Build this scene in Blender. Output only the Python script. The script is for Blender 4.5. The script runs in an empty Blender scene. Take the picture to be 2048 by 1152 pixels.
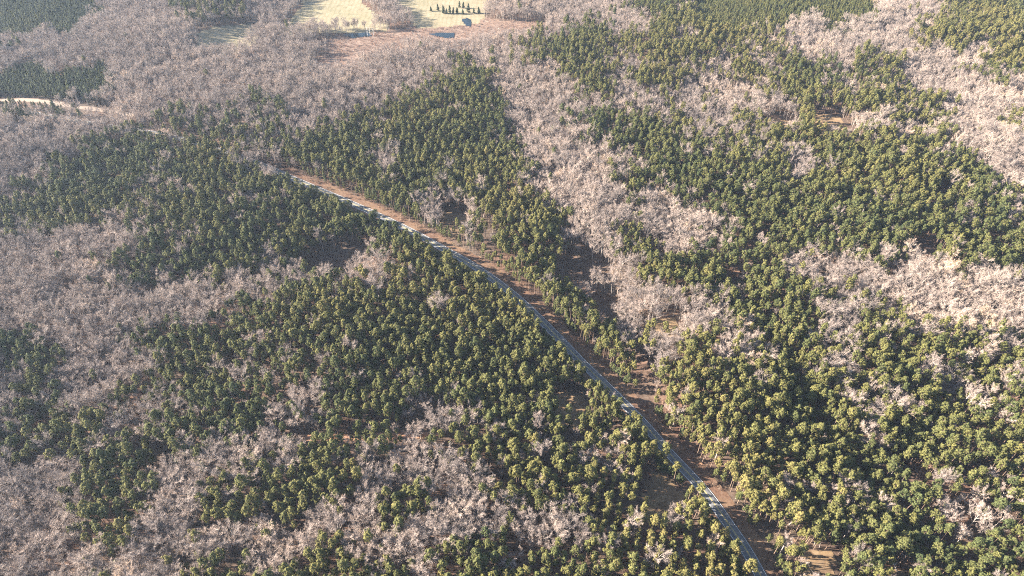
import bpy, math
import numpy as np
from mathutils import Vector, Matrix
R = math.radians
rng = np.random.default_rng(20240117)
scene = bpy.context.scene
col = scene.collection

# ------------------------------------------------------------------ camera
CAM_H, PITCH, FOCAL = 350.0, 42.3, 24.0
cam_data = bpy.data.cameras.new('camera')
cam_data.lens = FOCAL; cam_data.sensor_width = 36.0
cam_data.clip_start = 1.0; cam_data.clip_end = 30000.0
cam = bpy.data.objects.new('camera', cam_data); col.objects.link(cam)
cam.location = (0, 0, CAM_H); cam.rotation_euler = (R(90 - PITCH), 0, 0)
scene.camera = cam

# ------------------------------------------------------------------ sky and sun
SUN_EL, SUN_AZ = 25.0, 274.0          # degrees; azimuth clockwise from +Y (the view direction)
world = bpy.data.worlds.new('World'); scene.world = world; world.use_nodes = True
wn = world.node_tree.nodes; wl = world.node_tree.links
sky = wn.new('ShaderNodeTexSky'); sky.sky_type = 'NISHITA'; sky.sun_disc = False
sky.sun_elevation = R(SUN_EL); sky.sun_rotation = R(SUN_AZ)
sky.air_density = 1.0; sky.dust_density = 1.0; sky.ozone_density = 1.5
bg = wn['Background']; bg.inputs['Strength'].default_value = 0.058
wl.new(sky.outputs[0], bg.inputs['Color'])
sun_data = bpy.data.lights.new('sun', 'SUN'); sun_data.energy = 5.0; sun_data.angle = R(0.5)
sun_data.color = (1.0, 0.91, 0.80)
sun = bpy.data.objects.new('sun', sun_data); col.objects.link(sun)
sd = Vector((math.sin(R(SUN_AZ)) * math.cos(R(SUN_EL)), math.cos(R(SUN_AZ)) * math.cos(R(SUN_EL)), math.sin(R(SUN_EL))))
sun.rotation_euler = sd.to_track_quat('Z', 'Y').to_euler()
vs = scene.view_settings
vs.view_transform = 'Standard'; vs.look = 'None'; vs.gamma = 1.0; vs.use_curve_mapping = False
vs.exposure = 2.95
scene.cycles.max_bounces = 5; scene.cycles.diffuse_bounces = 2; scene.cycles.glossy_bounces = 2
scene.cycles.transmission_bounces = 3; scene.cycles.volume_bounces = 0; scene.cycles.transparent_max_bounces = 4
scene.cycles.use_denoising = False
scene.cycles.pixel_filter_type = 'BLACKMAN_HARRIS'; scene.cycles.filter_width = 1.1

# ------------------------------------------------------------------ survey data, metres on the ground
ROAD = [(140.3, 129.0), (135.6, 146.7), (131.1, 158.0), (128.2, 168.2), (126.4, 178.9), (120.6, 187.8), (114.2, 206.6), (105.0, 221.9), (95.1, 236.4), (83.6, 258.5), (74.4, 272.4), (64.8, 286.8), (48.1, 309.9), (31.3, 336.0), (7.8, 370.4), (-14.3, 396.2), (-34.7, 416.3), (-56.0, 434.1), (-78.5, 453.7), (-101.9, 472.2), (-127.2, 490.5), (-152.4, 507.6), (-177.2, 523.2), (-203.9, 539.7), (-224.5, 553.2), (-245.9, 566.2), (-281.5, 585.4), (-319.5, 603.6), (-357.1, 617.5), (-402.1, 628.4), (-460.2, 643.4), (-521.1, 660.9)]
HOLLOWS = [(52.5, 393.8, 34, -11), (65.6, 350.2, 26, -6), (-152.1, 412.9, 42, -10), (85.5, 205.7, 22, -3), (-302.3, 285.5, 40, -6), (171.8, 376.8, 26, -6), (-62.4, 481.9, 24, -5)]
DRAWS = [([(172.1, 393.8), (170.4, 371.3), (178.7, 320.8), (187.2, 281.3), (191.0, 253.8), (199.9, 235.7), (202.5, 218.6), (212.7, 187.5)], 9, -7), ([(358.8, 320.8), (314.9, 302.7), (276.2, 277.2), (257.8, 257.6), (234.4, 239.2), (211.6, 227.0)], 9, -7), ([(41.4, 478.3), (45.0, 430.5), (48.6, 393.8), (66.9, 345.1), (80.6, 311.6), (84.8, 281.3)], 9, -4), ([(-270.5, 371.3), (-209.9, 393.8), (-151.9, 411.7), (-108.0, 436.9)], 16, -5)]
MARSH_FLAT = (-132.5, 919.7, 229.7, 161.0)
FIELDS = [[(-387.2, 819.1), (-401.2, 862.3), (-387.5, 888.3), (-347.4, 914.2), (-332.5, 901.7), (-323.4, 847.7), (-342.5, 809.2), (-371.4, 811.8)], [(-314.9, 1131.8), (-225.8, 1128.9), (-214.1, 992.9), (-165.4, 914.9), (-166.6, 890.4), (-196.2, 880.3), (-235.9, 885.3), (-273.7, 880.3), (-294.0, 873.7), (-304.2, 888.7), (-301.1, 925.8), (-297.2, 978.5)], [(-177.7, 1120.9), (-10.7, 1102.1), (-34.5, 983.9), (-39.3, 938.3), (-41.3, 916.4), (-91.5, 902.4), (-126.1, 899.0), (-133.6, 919.9), (-152.8, 956.2), (-168.2, 988.6)]]
MARSH = [(-251.1, 834.4), (-245.3, 862.6), (-187.6, 886.9), (-132.8, 904.4), (-96.1, 926.9), (-39.6, 937.6), (-8.1, 925.2), (51.1, 918.1), (44.2, 882.0), (0.0, 862.6), (-39.0, 846.0), (-69.3, 829.8), (-124.8, 843.7), (-138.0, 825.2), (-184.1, 782.4), (-203.9, 762.7), (-228.4, 764.6), (-239.9, 793.7), (-227.3, 825.2)]
PONDS = [[(-110.0, 879.4), (-94.1, 884.3), (-75.2, 884.3), (-74.8, 868.0), (-84.3, 866.4), (-94.4, 871.2)], [(-67.9, 930.5), (-59.9, 934.0), (-54.7, 925.2), (-55.1, 904.4), (-59.9, 906.1), (-65.8, 918.1)], [(-219.0, 877.7), (-201.7, 882.6), (-187.6, 884.3), (-181.3, 872.9), (-193.0, 869.6), (-207.3, 866.4)], [(-72.6, 853.8), (-63.1, 855.3), (-56.5, 850.6), (-64.5, 846.0)]]
CLEARINGS = [([(27.4, 264.5), (28.8, 256.2), (38.6, 255.5), (45.0, 258.6), (46.5, 267.1), (48.0, 278.8), (46.2, 284.5), (34.8, 285.3), (28.8, 283.1), (27.9, 274.0)], 'shaded reddish clearing in the pines left of the road'), ([(74.0, 203.4), (74.5, 193.0), (87.2, 191.6), (93.5, 196.5), (96.4, 202.6), (98.8, 211.0), (89.8, 222.6), (79.5, 222.0), (77.1, 215.4)], 'dark open glade with sunlit litter strips at the foot of the planted rows'), ([(256.0, 635.4), (256.7, 623.6), (268.6, 613.2), (287.9, 618.1), (297.4, 638.5), (299.7, 647.8), (275.9, 655.3), (263.8, 654.8)], 'golden grass clearing at the far right, the left one of the pair'), ([(303.3, 625.4), (315.8, 606.3), (331.2, 600.8), (336.6, 606.2), (345.9, 623.0), (344.8, 652.4), (316.7, 661.0), (307.6, 642.2)], 'brown grass clearing at the far right with striped shadows'), ([(-326.6, 605.4), (-316.6, 586.9), (-310.6, 580.6), (-302.9, 580.5), (-301.2, 587.1), (-310.8, 605.7), (-322.4, 610.3)], 'small orange clay clearing where the road vanishes at left'), ([(99.9, 334.3), (106.0, 329.7), (117.9, 335.0), (122.1, 346.7), (120.2, 355.8), (106.8, 355.9), (103.4, 345.8)], 'orange-brown litter opening among the bare trees right of the road'), ([(-63.4, 484.5), (-60.2, 460.2), (-48.8, 446.6), (-34.7, 452.3), (-36.1, 470.7), (-43.6, 488.4), (-62.6, 498.8)], 'brown brushy clearing above the road bend'), ([(148.7, 158.2), (164.7, 158.5), (170.1, 163.7), (173.6, 176.4), (157.4, 177.1), (152.3, 171.4)], 'dark litter opening under the pines by the bottom edge'), ([(193.4, 159.2), (202.2, 160.0), (208.8, 165.3), (207.6, 170.0), (200.9, 168.7), (194.5, 163.3)], 'orange clay patch on the bottom edge beside a pale snag')]
GAPS = [[(33.3, 395.2), (41.2, 393.3), (60.7, 392.9), (75.4, 404.1), (77.0, 412.8), (76.5, 424.9), (55.7, 429.1), (42.8, 430.7), (34.1, 405.1)], [(58.7, 368.6), (64.9, 356.6), (76.2, 356.2), (78.1, 365.0), (79.4, 383.1), (63.3, 393.2), (60.2, 378.0)], [(-171.2, 419.0), (-168.0, 411.1), (-139.4, 393.0), (-123.9, 394.2), (-116.0, 424.4), (-119.2, 436.2), (-126.2, 442.7), (-150.4, 438.4)], [(80.0, 283.5), (81.6, 268.1), (87.2, 259.4), (89.5, 266.3), (93.4, 282.7), (90.2, 304.9), (84.6, 311.5), (82.2, 302.7)], [(318.1, 416.6), (324.3, 411.3), (333.8, 416.9), (342.5, 427.8), (342.3, 443.3), (334.7, 444.8), (326.2, 433.5)], [(368.6, 491.6), (377.7, 488.9), (387.8, 502.0), (394.4, 514.0), (383.2, 515.4), (373.1, 501.8)], [(185.2, 422.7), (185.7, 415.2), (209.8, 444.3), (215.2, 455.8), (215.8, 461.1), (190.2, 434.0)], [(159.8, 389.5), (162.0, 380.5), (167.2, 379.3), (177.5, 401.0), (180.5, 407.9), (178.2, 411.8), (164.0, 399.7)], [(-210.3, 239.0), (-207.2, 227.7), (-201.5, 221.4), (-196.1, 222.8), (-196.4, 229.1), (-202.2, 235.8)]]
TRACK = [(-698.5, 688.5), (-618.7, 683.7), (-558.9, 689.3), (-536.5, 688.5), (-510.8, 682.2), (-489.2, 676.8), (-468.3, 671.6), (-445.3, 667.1), (-422.5, 663.3), (-394.6, 653.9)]
TRACK2 = [(-141.3, 246.4), (-128.7, 245.3), (-116.4, 244.7), (-98.4, 245.5), (-80.4, 247.0), (-62.3, 247.7), (-47.2, 249.1), (-38.3, 252.2)]
TRACK_FRONT = [(-698.5, 688.5), (-618.7, 683.7), (-558.9, 689.3), (-536.5, 688.5), (-510.8, 682.2), (-489.2, 676.8), (-468.3, 671.6), (-445.3, 667.1), (-422.5, 663.3), (-410.6, 643.7), (-432.8, 647.3), (-456.1, 653.1), (-477.1, 659.0), (-497.8, 663.9), (-520.2, 666.5), (-542.1, 667.5), (-602.4, 664.7), (-675.8, 665.0)]
TREELINE = [(-336.5, 864.2), (-300.0, 871.2), (-263.7, 882.6), (-212.9, 890.9), (-174.4, 897.6), (-148.8, 904.4)]
ROWS = [(44.9, 238.3), (76.6, 221.4), (75.2, 192.7), (100.1, 194.4), (112.1, 187.0), (121.1, 169.0), (124.2, 156.1), (125.3, 136.7), (54.1, 134.8), (52.8, 156.0), (46.4, 180.4), (42.8, 198.9)]
ROW_DIR = (0.3103, 0.9506)
CEDAR_POS = [(-142.4, 954.0, 1), (-112.5, 959.5, 1.1), (-102.9, 961.4, 1.15), (-94.6, 952.1, 1.5), (-90.3, 950.3, 1.2), (-85.5, 950.3, 1.35), (-80.6, 950.3, 1.2), (-75.9, 952.1, 1.4), (-73.6, 972.7, 1.1), (-67.9, 970.8, 1.2), (-67.5, 948.5, 1.2), (-60.1, 954.0, 1.5), (-52.4, 950.3, 1.15), (-45.6, 952.1, 1.5)]
SNAGS = [(-187.3, 874.5, 13, 0.03, 0, 'bleached standing snag in the marsh, the left of three', 'marsh snags'), (-183.7, 876.1, 14, -0.02, 0.02, 'bleached standing snag in the marsh, the middle of three', 'marsh snags'), (-179.3, 872.9, 12, 0.05, 0, 'bleached standing snag in the marsh, the right of three', 'marsh snags'), (-253.8, 242.1, 11, -0.5, 0.25, 'chalk-white leaning dead tree at the edge of the left pine clump', 'pale dead trees'), (205.3, 166.7, 9, -0.6, 0.35, 'white leaning dead trunk over the orange patch at the bottom edge', 'pale dead trees'), (-231.4, 175.4, 12, 0.25, 0.1, 'pale crooked dead tree among grey hardwoods at the lower left', 'pale dead trees'), (-69.4, 167.8, 7, 0.3, 0.2, 'small white dead stem beside the dark gap at the bottom middle', 'pale dead trees'), (86.8, 170.6, 10, 0.3, 0.3, 'slanting grey dead trunk in the planted rows at the bottom edge', 'pale dead trees')]
PLACES = [(-249.7, 165.0, 'at the bottom left corner'), (-220.9, 166.5, 'by the crooked dead tree, lower left'), (-188.5, 167.1, 'at the bottom edge below the left pine tongue'), (-267.1, 198.8, 'on the left edge below the pine clump'), (-239.3, 200.7, 'left of the long pine tongue'), (-213.5, 187.6, 'at the lower tip of the left pine tongue'), (-224.0, 212.0, 'in the middle of the left pine tongue'), (-211.7, 231.5, 'in the upper part of the left pine tongue'), (-287.3, 235.9, 'in the clump at the left edge'), (-272.0, 254.0, 'by the chalk-white dead tree at left'), (-191.8, 204.0, 'right of the long pine tongue'), (-174.9, 180.2, 'in the bare hollow at lower left'), (-166.0, 219.4, 'in the mixed woods at lower left'), (-161.0, 194.5, 'in the small pine knot at lower left'), (-143.8, 174.1, 'in the bare belt at lower left'), (-151.4, 158.0, 'in the pine group on the bottom edge at left'), (-120.8, 157.3, 'on the bottom edge, a quarter across'), (-121.5, 179.1, 'below the left pine strip'), (-115.0, 196.5, 'at the foot of the two dark pine rows'), (-117.1, 218.3, 'in the two dark pine rows'), (-141.4, 212.6, 'left of the two dark pine rows'), (-85.1, 155.9, 'on the bottom edge, a third across'), (-94.8, 178.1, 'left of the small dark gap'), (-68.8, 163.4, 'by the small dark gap at the bottom'), (-85.8, 217.9, 'in the mixed woods below the clay track'), (-70.2, 189.2, 'in the small pine knot left of centre'), (-48.2, 208.1, 'in grey woods below the clay track'), (-45.3, 179.8, 'in the tan bare belt at bottom centre'), (-50.2, 155.2, 'on the bottom edge left of the middle'), (-19.8, 192.2, 'in the bare belt at bottom centre'), (-23.7, 165.4, 'left of the bottom-centre pine block'), (-8.4, 155.1, 'on the bottom edge at the middle'), (-6.1, 171.1, 'atop the bottom-centre pine block'), (-18.3, 222.6, 'at the left end of the central pine slope'), (10.1, 212.9, 'in the central pine slope'), (19.7, 177.7, 'in the pinkish hardwood patch'), (14.0, 160.8, 'below the pinkish hardwood patch'), (34.2, 196.8, 'above the pinkish hardwood patch'), (39.7, 167.2, 'at the left end of the planted rows'), (36.3, 156.6, 'on the bottom edge right of the middle'), (58.2, 214.0, 'at the top of the planted rows'), (60.0, 185.3, 'in the middle of the planted rows'), (64.3, 160.1, 'at the foot of the planted rows'), (82.2, 174.5, 'in the planted rows below the dark glade'), (97.7, 198.7, 'between the dark glade and the road'), (92.1, 158.6, 'on the bottom edge left of the road'), (104.2, 178.2, 'along the left side of the road'), (113.0, 159.7, 'beside the road on the bottom edge'), (118.9, 207.9, 'right of the road opposite the dark glade'), (129.5, 184.0, 'on the right verge near the bottom'), (140.7, 167.6, 'right of the road on the bottom edge'), (142.6, 211.7, 'in the slope right of the road'), (158.1, 206.1, 'by the thin bare strip right of the road'), (154.8, 187.5, 'in the pines below the thin bare strip'), (157.1, 162.5, 'by the dark litter opening at the bottom'), (174.7, 182.2, 'in the pines above the dark litter opening'), (177.4, 160.6, 'on the bottom edge before the white trunk'), (198.9, 161.5, 'by the white leaning trunk'), (189.5, 206.9, 'by the shaded draw at lower right'), (196.9, 183.1, 'in the lower right pine slope'), (218.8, 208.0, 'above the slanting bare patch, lower right'), (225.2, 184.3, 'left of the slanting bare patch'), (244.0, 195.8, 'in the slanting bare patch'), (225.4, 162.2, 'on the bottom edge near the right corner'), (255.8, 181.3, 'on the right edge near the bottom'), (255.8, 161.9, 'at the bottom right corner'), (268.3, 205.2, 'on the right edge, above the corner'), (107.0, 167.3, 'close to the road at the bottom'), (33.3, 223.6, 'below the bare strip left of the road'), (4.3, 192.7, 'low in the central pine slope')]
ROAD_HIDDEN = 574.9
ROAD_OPEN = [(140.3, 129.0), (135.6, 146.7), (131.1, 158.0), (128.2, 168.2), (126.4, 178.9), (120.6, 187.8), (114.2, 206.6), (105.0, 221.9), (95.1, 236.4), (83.6, 258.5), (74.4, 272.4), (64.8, 286.8), (48.1, 309.9), (31.3, 336.0), (7.8, 370.4), (-14.3, 396.2), (-34.7, 416.3), (-56.0, 434.1), (-78.5, 453.7), (-101.9, 472.2), (-127.2, 490.5), (-152.4, 507.6), (-177.2, 523.2), (-203.9, 539.7), (-224.5, 553.2)]
HAZE_DENSITY = 4e-05
PLACES_XY = np.array([p[:2] for p in PLACES])
# land cover on 8 m squares, row by row from the near end: pairs of code and run length
# 0 pine, 1 mostly pine, 2 mixed, 3 mostly bare, 4 bare, 5 sparse, 6 plantation
COVER_RUNS = [
[0,7,2,1,0,12,1,3,2,3,0,6,2,1,0,4,2,1,0,4,2,1,1,1,0,12,5,1,0,12,1,1,2,2,0,5,1,1,4,1,3,1,4,1,0,6,2,1,1,1,0,1,4,1,3,1,2,1,4,2,1,1,3,2,4,3,3,1,4,2,2,1,3,1,4,1,1,1,2,1,0,4,3,1,4,2,2,1,0,3,2,2,1,1,0,19,1,1,2,1,0,3,3,1,0,1,2,1,1,1,0,2,2,1,4,1,0,5,2,2,1,1,0,10,2,1,5,1,0,11,1,1,0,1,2,2,0,5,2,1,4,1,3,3,0,5,2,1,1,1,4,2,3,1,2,1,4,2,1,1,3,1,4,35],
[0,4,5,1,2,1,0,28,1,1,0,19,5,2,0,10,3,3,4,1,3,1,0,1,2,1,1,1,0,3,2,1,1,1,0,9,3,1,2,3,0,6,3,2,0,3,1,1,2,2,3,1,0,6,1,2,2,1,0,2,2,1,0,1,3,1,4,1,3,1,0,1,1,1,0,7,2,1,0,17,1,1,0,2,1,1,0,20,2,1,5,1,0,8,1,1,0,1,3,3,4,1,3,1,0,1,2,2,0,3,2,3,3,1,0,6,2,1,0,1,3,1,2,1,3,1,1,1,0,5,3,12,4,1,3,8,4,1,3,1,4,1,3,8],
[0,18,2,1,0,21,2,1,0,13,5,1,0,7,2,1,1,1,0,4,3,3,1,1,0,1,1,1,2,2,0,1,2,2,3,1,0,7,1,1,2,1,3,2,0,2,1,1,0,9,3,2,1,1,0,6,3,1,2,1,0,2,1,1,0,1,1,1,3,2,0,3,1,1,2,1,0,1,2,1,0,1,2,1,0,14,2,1,0,17,2,1,0,16,2,1,0,1,2,5,1,1,0,5,3,1,1,2,0,2,2,1,0,3,2,1,3,1,1,1,0,7,1,1,2,1,3,2,0,18,3,2,0,3,3,1,0,11],
[1,1,0,27,1,2,0,1,2,1,0,23,3,1,2,1,0,3,2,1,0,3,2,1,0,2,1,2,3,1,0,2,2,2,0,3,4,2,2,2,4,3,3,1,0,6,2,1,4,1,3,1,4,1,0,1,3,3,0,1,3,1,4,1,2,1,0,4,4,3,2,1,3,1,4,1,0,3,2,1,3,1,2,1,3,1,0,9,3,2,0,21,1,2,0,31,2,1,0,3,2,1,0,3,1,1,3,2,2,1,0,1,2,2,0,3,4,1,3,2,2,1,4,1,0,1,4,1,3,1,0,5,2,1,4,1,3,1,0,3,3,28],
[0,11,3,1,0,11,2,1,0,5,2,2,0,11,1,1,0,5,1,2,0,11,4,2,2,1,4,4,3,3,2,2,0,3,3,1,2,6,4,3,0,5,4,10,0,5,4,2,0,1,2,1,0,1,2,2,0,3,3,2,4,1,3,1,4,2,3,1,2,1,0,10,1,1,0,21,2,1,0,32,4,1,2,1,4,4,3,4,2,2,3,1,0,3,3,1,2,6,4,2,0,5,4,12,3,1,4,4,3,1,4,13],
[0,5,3,3,2,1,3,1,2,1,3,1,0,7,4,1,0,2,2,1,0,7,4,1,0,5,3,5,1,1,0,19,3,2,4,7,3,1,0,4,2,1,1,2,0,1,2,1,0,1,3,1,4,2,3,2,0,5,4,10,0,4,4,2,3,1,0,1,2,1,1,1,0,1,2,1,0,3,3,1,4,1,0,2,4,2,3,1,2,2,0,14,1,1,3,5,0,13,3,1,0,6,2,1,3,4,1,1,0,19,2,1,3,1,4,9,3,1,0,5,2,1,1,1,0,1,2,1,0,1,3,1,4,2,3,1,0,5,4,29],
[0,9,2,1,0,6,4,3,2,2,0,2,2,1,0,1,2,2,4,2,0,6,2,2,0,22,2,1,3,1,4,3,1,1,0,3,4,2,0,11,4,3,3,1,0,4,2,1,4,10,2,1,0,3,4,4,0,1,4,1,0,5,4,3,0,1,1,1,4,3,3,2,0,17,2,4,0,5,4,1,2,1,0,4,2,2,4,2,0,4,2,3,0,19,4,1,0,2,3,1,2,1,4,5,1,1,0,3,4,2,0,11,4,3,3,1,0,4,2,1,4,27],
[0,3,1,2,0,9,3,1,4,3,2,1,0,1,2,3,0,1,2,1,4,2,2,1,0,23,3,2,4,3,3,2,4,7,0,3,4,4,1,2,2,1,4,2,2,1,0,2,4,5,0,4,4,10,0,3,4,4,3,1,0,1,2,1,4,1,2,2,1,1,4,3,0,1,4,1,0,1,4,3,2,2,3,2,4,3,0,21,2,1,4,2,2,6,4,2,2,1,0,6,1,1,0,17,3,1,4,4,3,2,4,6,3,2,0,3,4,4,1,2,2,2,4,1,2,1,0,2,4,6,0,3,4,25],
[0,1,1,1,0,10,3,2,1,1,0,8,1,1,3,1,0,8,1,2,0,15,3,1,4,5,1,3,2,1,4,18,0,1,4,6,0,3,4,11,0,3,4,13,2,1,4,6,2,1,1,2,4,2,0,1,3,1,0,14,1,1,0,7,4,2,0,6,4,1,1,1,0,24,1,1,0,1,3,1,4,5,1,3,2,1,4,15,2,1,4,2,2,1,4,2,3,1,4,4,0,4,4,23],
[0,48,1,1,3,1,0,3,4,2,0,1,1,1,0,3,4,5,3,1,4,1,2,1,0,1,4,15,0,2,3,1,4,12,3,1,1,1,4,4,2,3,4,5,0,2,4,2,3,1,4,3,0,4,4,1,0,4,1,1,0,22,1,1,0,6,1,1,0,26,1,1,0,5,4,1,0,3,2,1,0,2,4,5,3,1,4,2,2,1,0,1,4,8,2,2,4,5,0,1,4,1,1,1,4,22],
[0,2,5,2,0,21,5,1,0,3,5,3,0,14,1,1,0,11,4,2,3,1,0,1,4,2,3,2,4,1,0,4,4,1,0,2,4,2,2,1,0,2,4,5,1,1,4,1,3,1,4,11,3,1,1,1,4,4,1,1,0,5,3,1,0,8,3,1,4,1,0,22,5,2,0,26,5,2,0,28,4,3,0,4,4,1,0,2,4,1,0,1,4,2,0,1,4,2,0,1,2,2,1,1,4,28],
[5,1,0,22,5,1,0,4,5,2,0,27,4,2,3,1,0,17,1,1,4,27,0,5,3,1,0,8,3,1,4,1,0,22,5,3,0,2,5,2,0,17,5,1,0,4,5,2,0,29,4,1,3,1,0,19,1,1,4,25],
[0,43,1,1,0,5,4,2,0,5,4,2,3,1,0,8,4,1,0,1,3,1,0,6,1,2,4,20,1,1,4,4,1,1,2,2,0,1,4,3,3,1,4,2,0,1,2,1,3,2,4,3,0,5,4,1,0,4,1,1,0,14,5,1,0,22,5,1,0,22,1,1,0,12,4,1,3,2,0,1,4,1,0,2,4,1,0,4,3,2,0,3,4,1,0,3,1,2,4,23],
[0,1,3,1,1,1,0,1,1,1,0,9,1,1,3,1,0,26,1,1,0,3,4,1,0,1,4,2,1,1,0,1,2,1,0,2,4,6,3,1,4,1,2,2,4,8,2,3,4,6,1,1,3,2,4,12,3,1,0,2,4,4,2,1,4,8,0,1,2,1,3,2,4,5,2,1,1,2,4,4,3,1,1,1,0,43,1,1,0,19,4,1,0,1,4,1,0,8,4,5,3,2,4,12,2,3,4,7,3,2,4,14],
[3,1,1,1,0,3,2,3,0,3,4,1,3,1,4,1,0,29,4,6,1,1,4,1,1,1,4,16,2,1,4,11,0,4,4,12,0,4,4,9,2,1,1,1,4,5,0,2,4,6,1,1,3,1,4,3,3,1,0,15,1,1,0,8,3,1,1,1,0,7,1,2,0,10,1,1,0,18,3,1,4,6,1,3,2,1,4,22,3,1,4,5,0,6,4,11],
[2,2,0,4,2,1,0,1,2,2,4,2,2,1,0,8,2,1,0,18,3,2,4,1,0,1,4,2,3,3,4,7,3,1,0,3,4,4,0,1,1,1,2,3,4,1,2,1,0,2,3,1,4,5,0,4,4,13,0,4,3,1,4,3,0,2,2,1,0,1,2,2,0,1,4,5,0,3,1,1,4,3,3,3,4,3,3,1,0,24,2,1,4,2,2,3,0,3,2,1,4,2,2,2,0,27,3,2,4,4,3,3,4,6,3,2,0,1,4,7,1,1,2,3,4,2,2,1,0,1,3,2,4,6,0,4,4,10],
[0,6,2,2,0,1,4,2,0,6,2,3,0,26,2,2,3,1,4,4,1,1,0,3,4,2,0,1,4,1,0,11,4,4,3,1,0,4,2,1,0,1,4,12,2,1,0,4,3,1,4,3,0,10,4,2,0,2,1,2,4,3,3,1,2,1,0,22,2,2,0,5,4,3,2,2,0,4,2,1,4,3,0,6,2,3,3,1,0,1,3,1,0,21,4,1,0,3,2,1,3,2,4,4,1,1,0,3,4,2,0,13,4,4,3,2,0,5,2,1,4,8],
[0,6,3,2,0,7,2,1,3,1,2,2,0,1,3,2,1,1,0,24,2,1,3,2,4,7,3,2,0,5,2,1,0,4,2,1,0,2,4,3,3,2,0,4,2,1,4,12,0,6,3,1,4,2,3,1,0,1,2,1,0,8,3,1,4,3,3,1,4,3,3,1,0,20,1,1,3,1,0,2,2,1,3,1,2,1,0,6,4,2,2,1,0,6,4,1,3,1,0,7,3,7,1,1,0,24,3,3,4,9,3,1,0,6,1,2,0,2,2,1,0,1,3,1,4,4,3,2,0,4,2,2,4,6],
[0,2,2,1,0,12,3,4,0,26,4,2,2,1,3,1,4,3,3,2,4,1,3,3,0,6,2,1,1,1,0,1,2,2,0,1,2,1,3,1,4,2,3,2,0,6,4,12,0,6,4,3,2,5,3,1,0,5,2,1,3,4,4,3,2,1,4,1,0,19,1,1,3,1,0,1,3,3,0,7,3,1,0,18,3,1,0,2,3,1,0,12,1,1,0,15,4,2,3,1,2,1,4,4,3,1,4,4,3,1,0,6,1,1,2,3,0,2,3,1,4,4,3,1,0,7,4,4],
[2,1,0,26,1,1,0,16,4,1,0,1,2,1,4,2,0,1,4,1,3,4,2,2,0,5,3,1,2,8,4,3,0,7,4,13,0,5,4,3,2,1,4,1,2,1,4,1,2,1,3,1,4,1,3,1,0,3,2,1,0,1,3,1,2,1,3,1,1,2,4,1,2,2,4,1,0,3,2,1,0,2,2,1,3,2,0,29,1,1,0,2,2,1,0,25,1,1,0,7,3,1,0,8,4,2,0,1,2,1,4,4,3,5,2,1,3,1,0,4,4,1,3,2,2,6,4,3,0,9,4,2],
[0,31,3,3,2,2,0,2,2,1,0,5,2,1,0,3,1,2,3,2,0,2,2,1,3,1,2,1,0,4,4,2,3,1,2,2,4,4,3,2,0,7,2,1,4,1,3,2,0,1,4,1,0,1,3,3,0,1,4,1,3,1,4,1,2,2,0,6,3,1,0,1,4,2,2,1,3,1,4,1,0,1,2,1,0,2,2,3,0,1,1,1,3,1,1,2,0,1,2,1,0,2,1,1,0,1,2,2,0,2,3,3,0,26,2,1,0,2,1,2,0,1,2,1,0,33,3,2,2,1,0,4,2,1,0,5,2,1,0,4,1,1,3,1,2,2,0,1,2,3,0,4,4,1,3,2,2,2,4,4,3,2,0,8,2,1,0,1],
[0,6,2,1,0,23,3,2,0,4,2,4,1,1,0,2,2,1,0,3,3,3,1,1,0,2,2,3,0,4,3,1,1,1,3,1,2,2,4,4,0,1,3,1,0,4,3,3,0,1,2,1,4,1,3,1,0,3,3,2,0,3,3,2,1,1,0,1,3,1,0,1,2,2,1,1,0,4,4,1,0,2,1,1,3,1,2,2,0,2,2,1,1,1,0,2,1,1,3,2,0,5,1,1,0,6,2,1,0,1,3,1,0,42,2,1,0,24,2,1,0,3,2,5,1,1,0,3,2,1,0,3,3,1,1,1,3,1,2,1,0,2,1,1,2,2,0,2,2,2,3,1,1,2,0,1,4,1,0,3,4,1,0,6,3,1,0,3],
[0,29,2,2,0,3,2,1,0,3,1,1,0,4,3,1,0,1,4,1,3,2,0,1,2,1,1,1,0,2,2,2,0,1,2,1,0,1,1,1,2,1,3,2,1,1,0,8,1,2,2,1,3,3,0,2,1,1,0,14,3,1,2,2,1,2,0,7,1,1,3,1,1,1,2,1,0,4,1,2,2,1,3,2,4,1,0,1,3,2,0,1,1,1,0,2,2,1,0,4,2,1,0,19,2,1,0,24,2,1,0,20,5,1,0,4,2,1,0,3,2,1,0,3,1,2,0,6,3,3,1,4,2,2,0,1,2,3,3,2,0,11,1,2,2,2,3,1],
[0,22,2,1,5,2,0,13,1,1,0,2,3,2,4,2,3,1,0,2,2,1,1,2,0,3,2,3,1,1,0,13,2,4,1,1,0,8,3,3,0,6,1,1,3,1,2,2,3,1,0,9,3,1,1,1,4,2,2,1,0,2,1,1,2,1,0,2,3,2,1,1,3,1,0,2,1,1,0,10,5,1,2,1,0,24,1,1,0,4,1,1,0,30,2,2,5,2,0,12,1,1,0,2,3,3,0,1,3,2,0,2,2,1,1,1,0,4,2,2,1,1,0,14,1,1,2,2],
[0,1,2,1,1,1,0,18,2,1,5,1,0,13,1,1,0,3,1,1,3,1,4,1,3,1,2,1,0,2,2,1,0,1,1,1,0,3,2,3,4,1,3,2,0,8,2,1,1,2,3,1,4,1,2,2,1,1,4,1,0,1,4,2,1,1,0,3,3,4,0,2,1,1,0,3,2,2,4,3,0,1,2,2,0,5,3,1,4,3,2,2,0,5,2,3,1,2,0,12,5,3,2,1,0,14,1,1,2,1,0,6,2,2,0,4,1,1,2,2,0,9,2,1,0,1,1,1,0,17,2,2,5,1,0,14,1,1,0,2,3,1,1,1,4,2,3,1,0,8,2,1,4,3,1,1,0,11,1,1,0,1,3,1],
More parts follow.
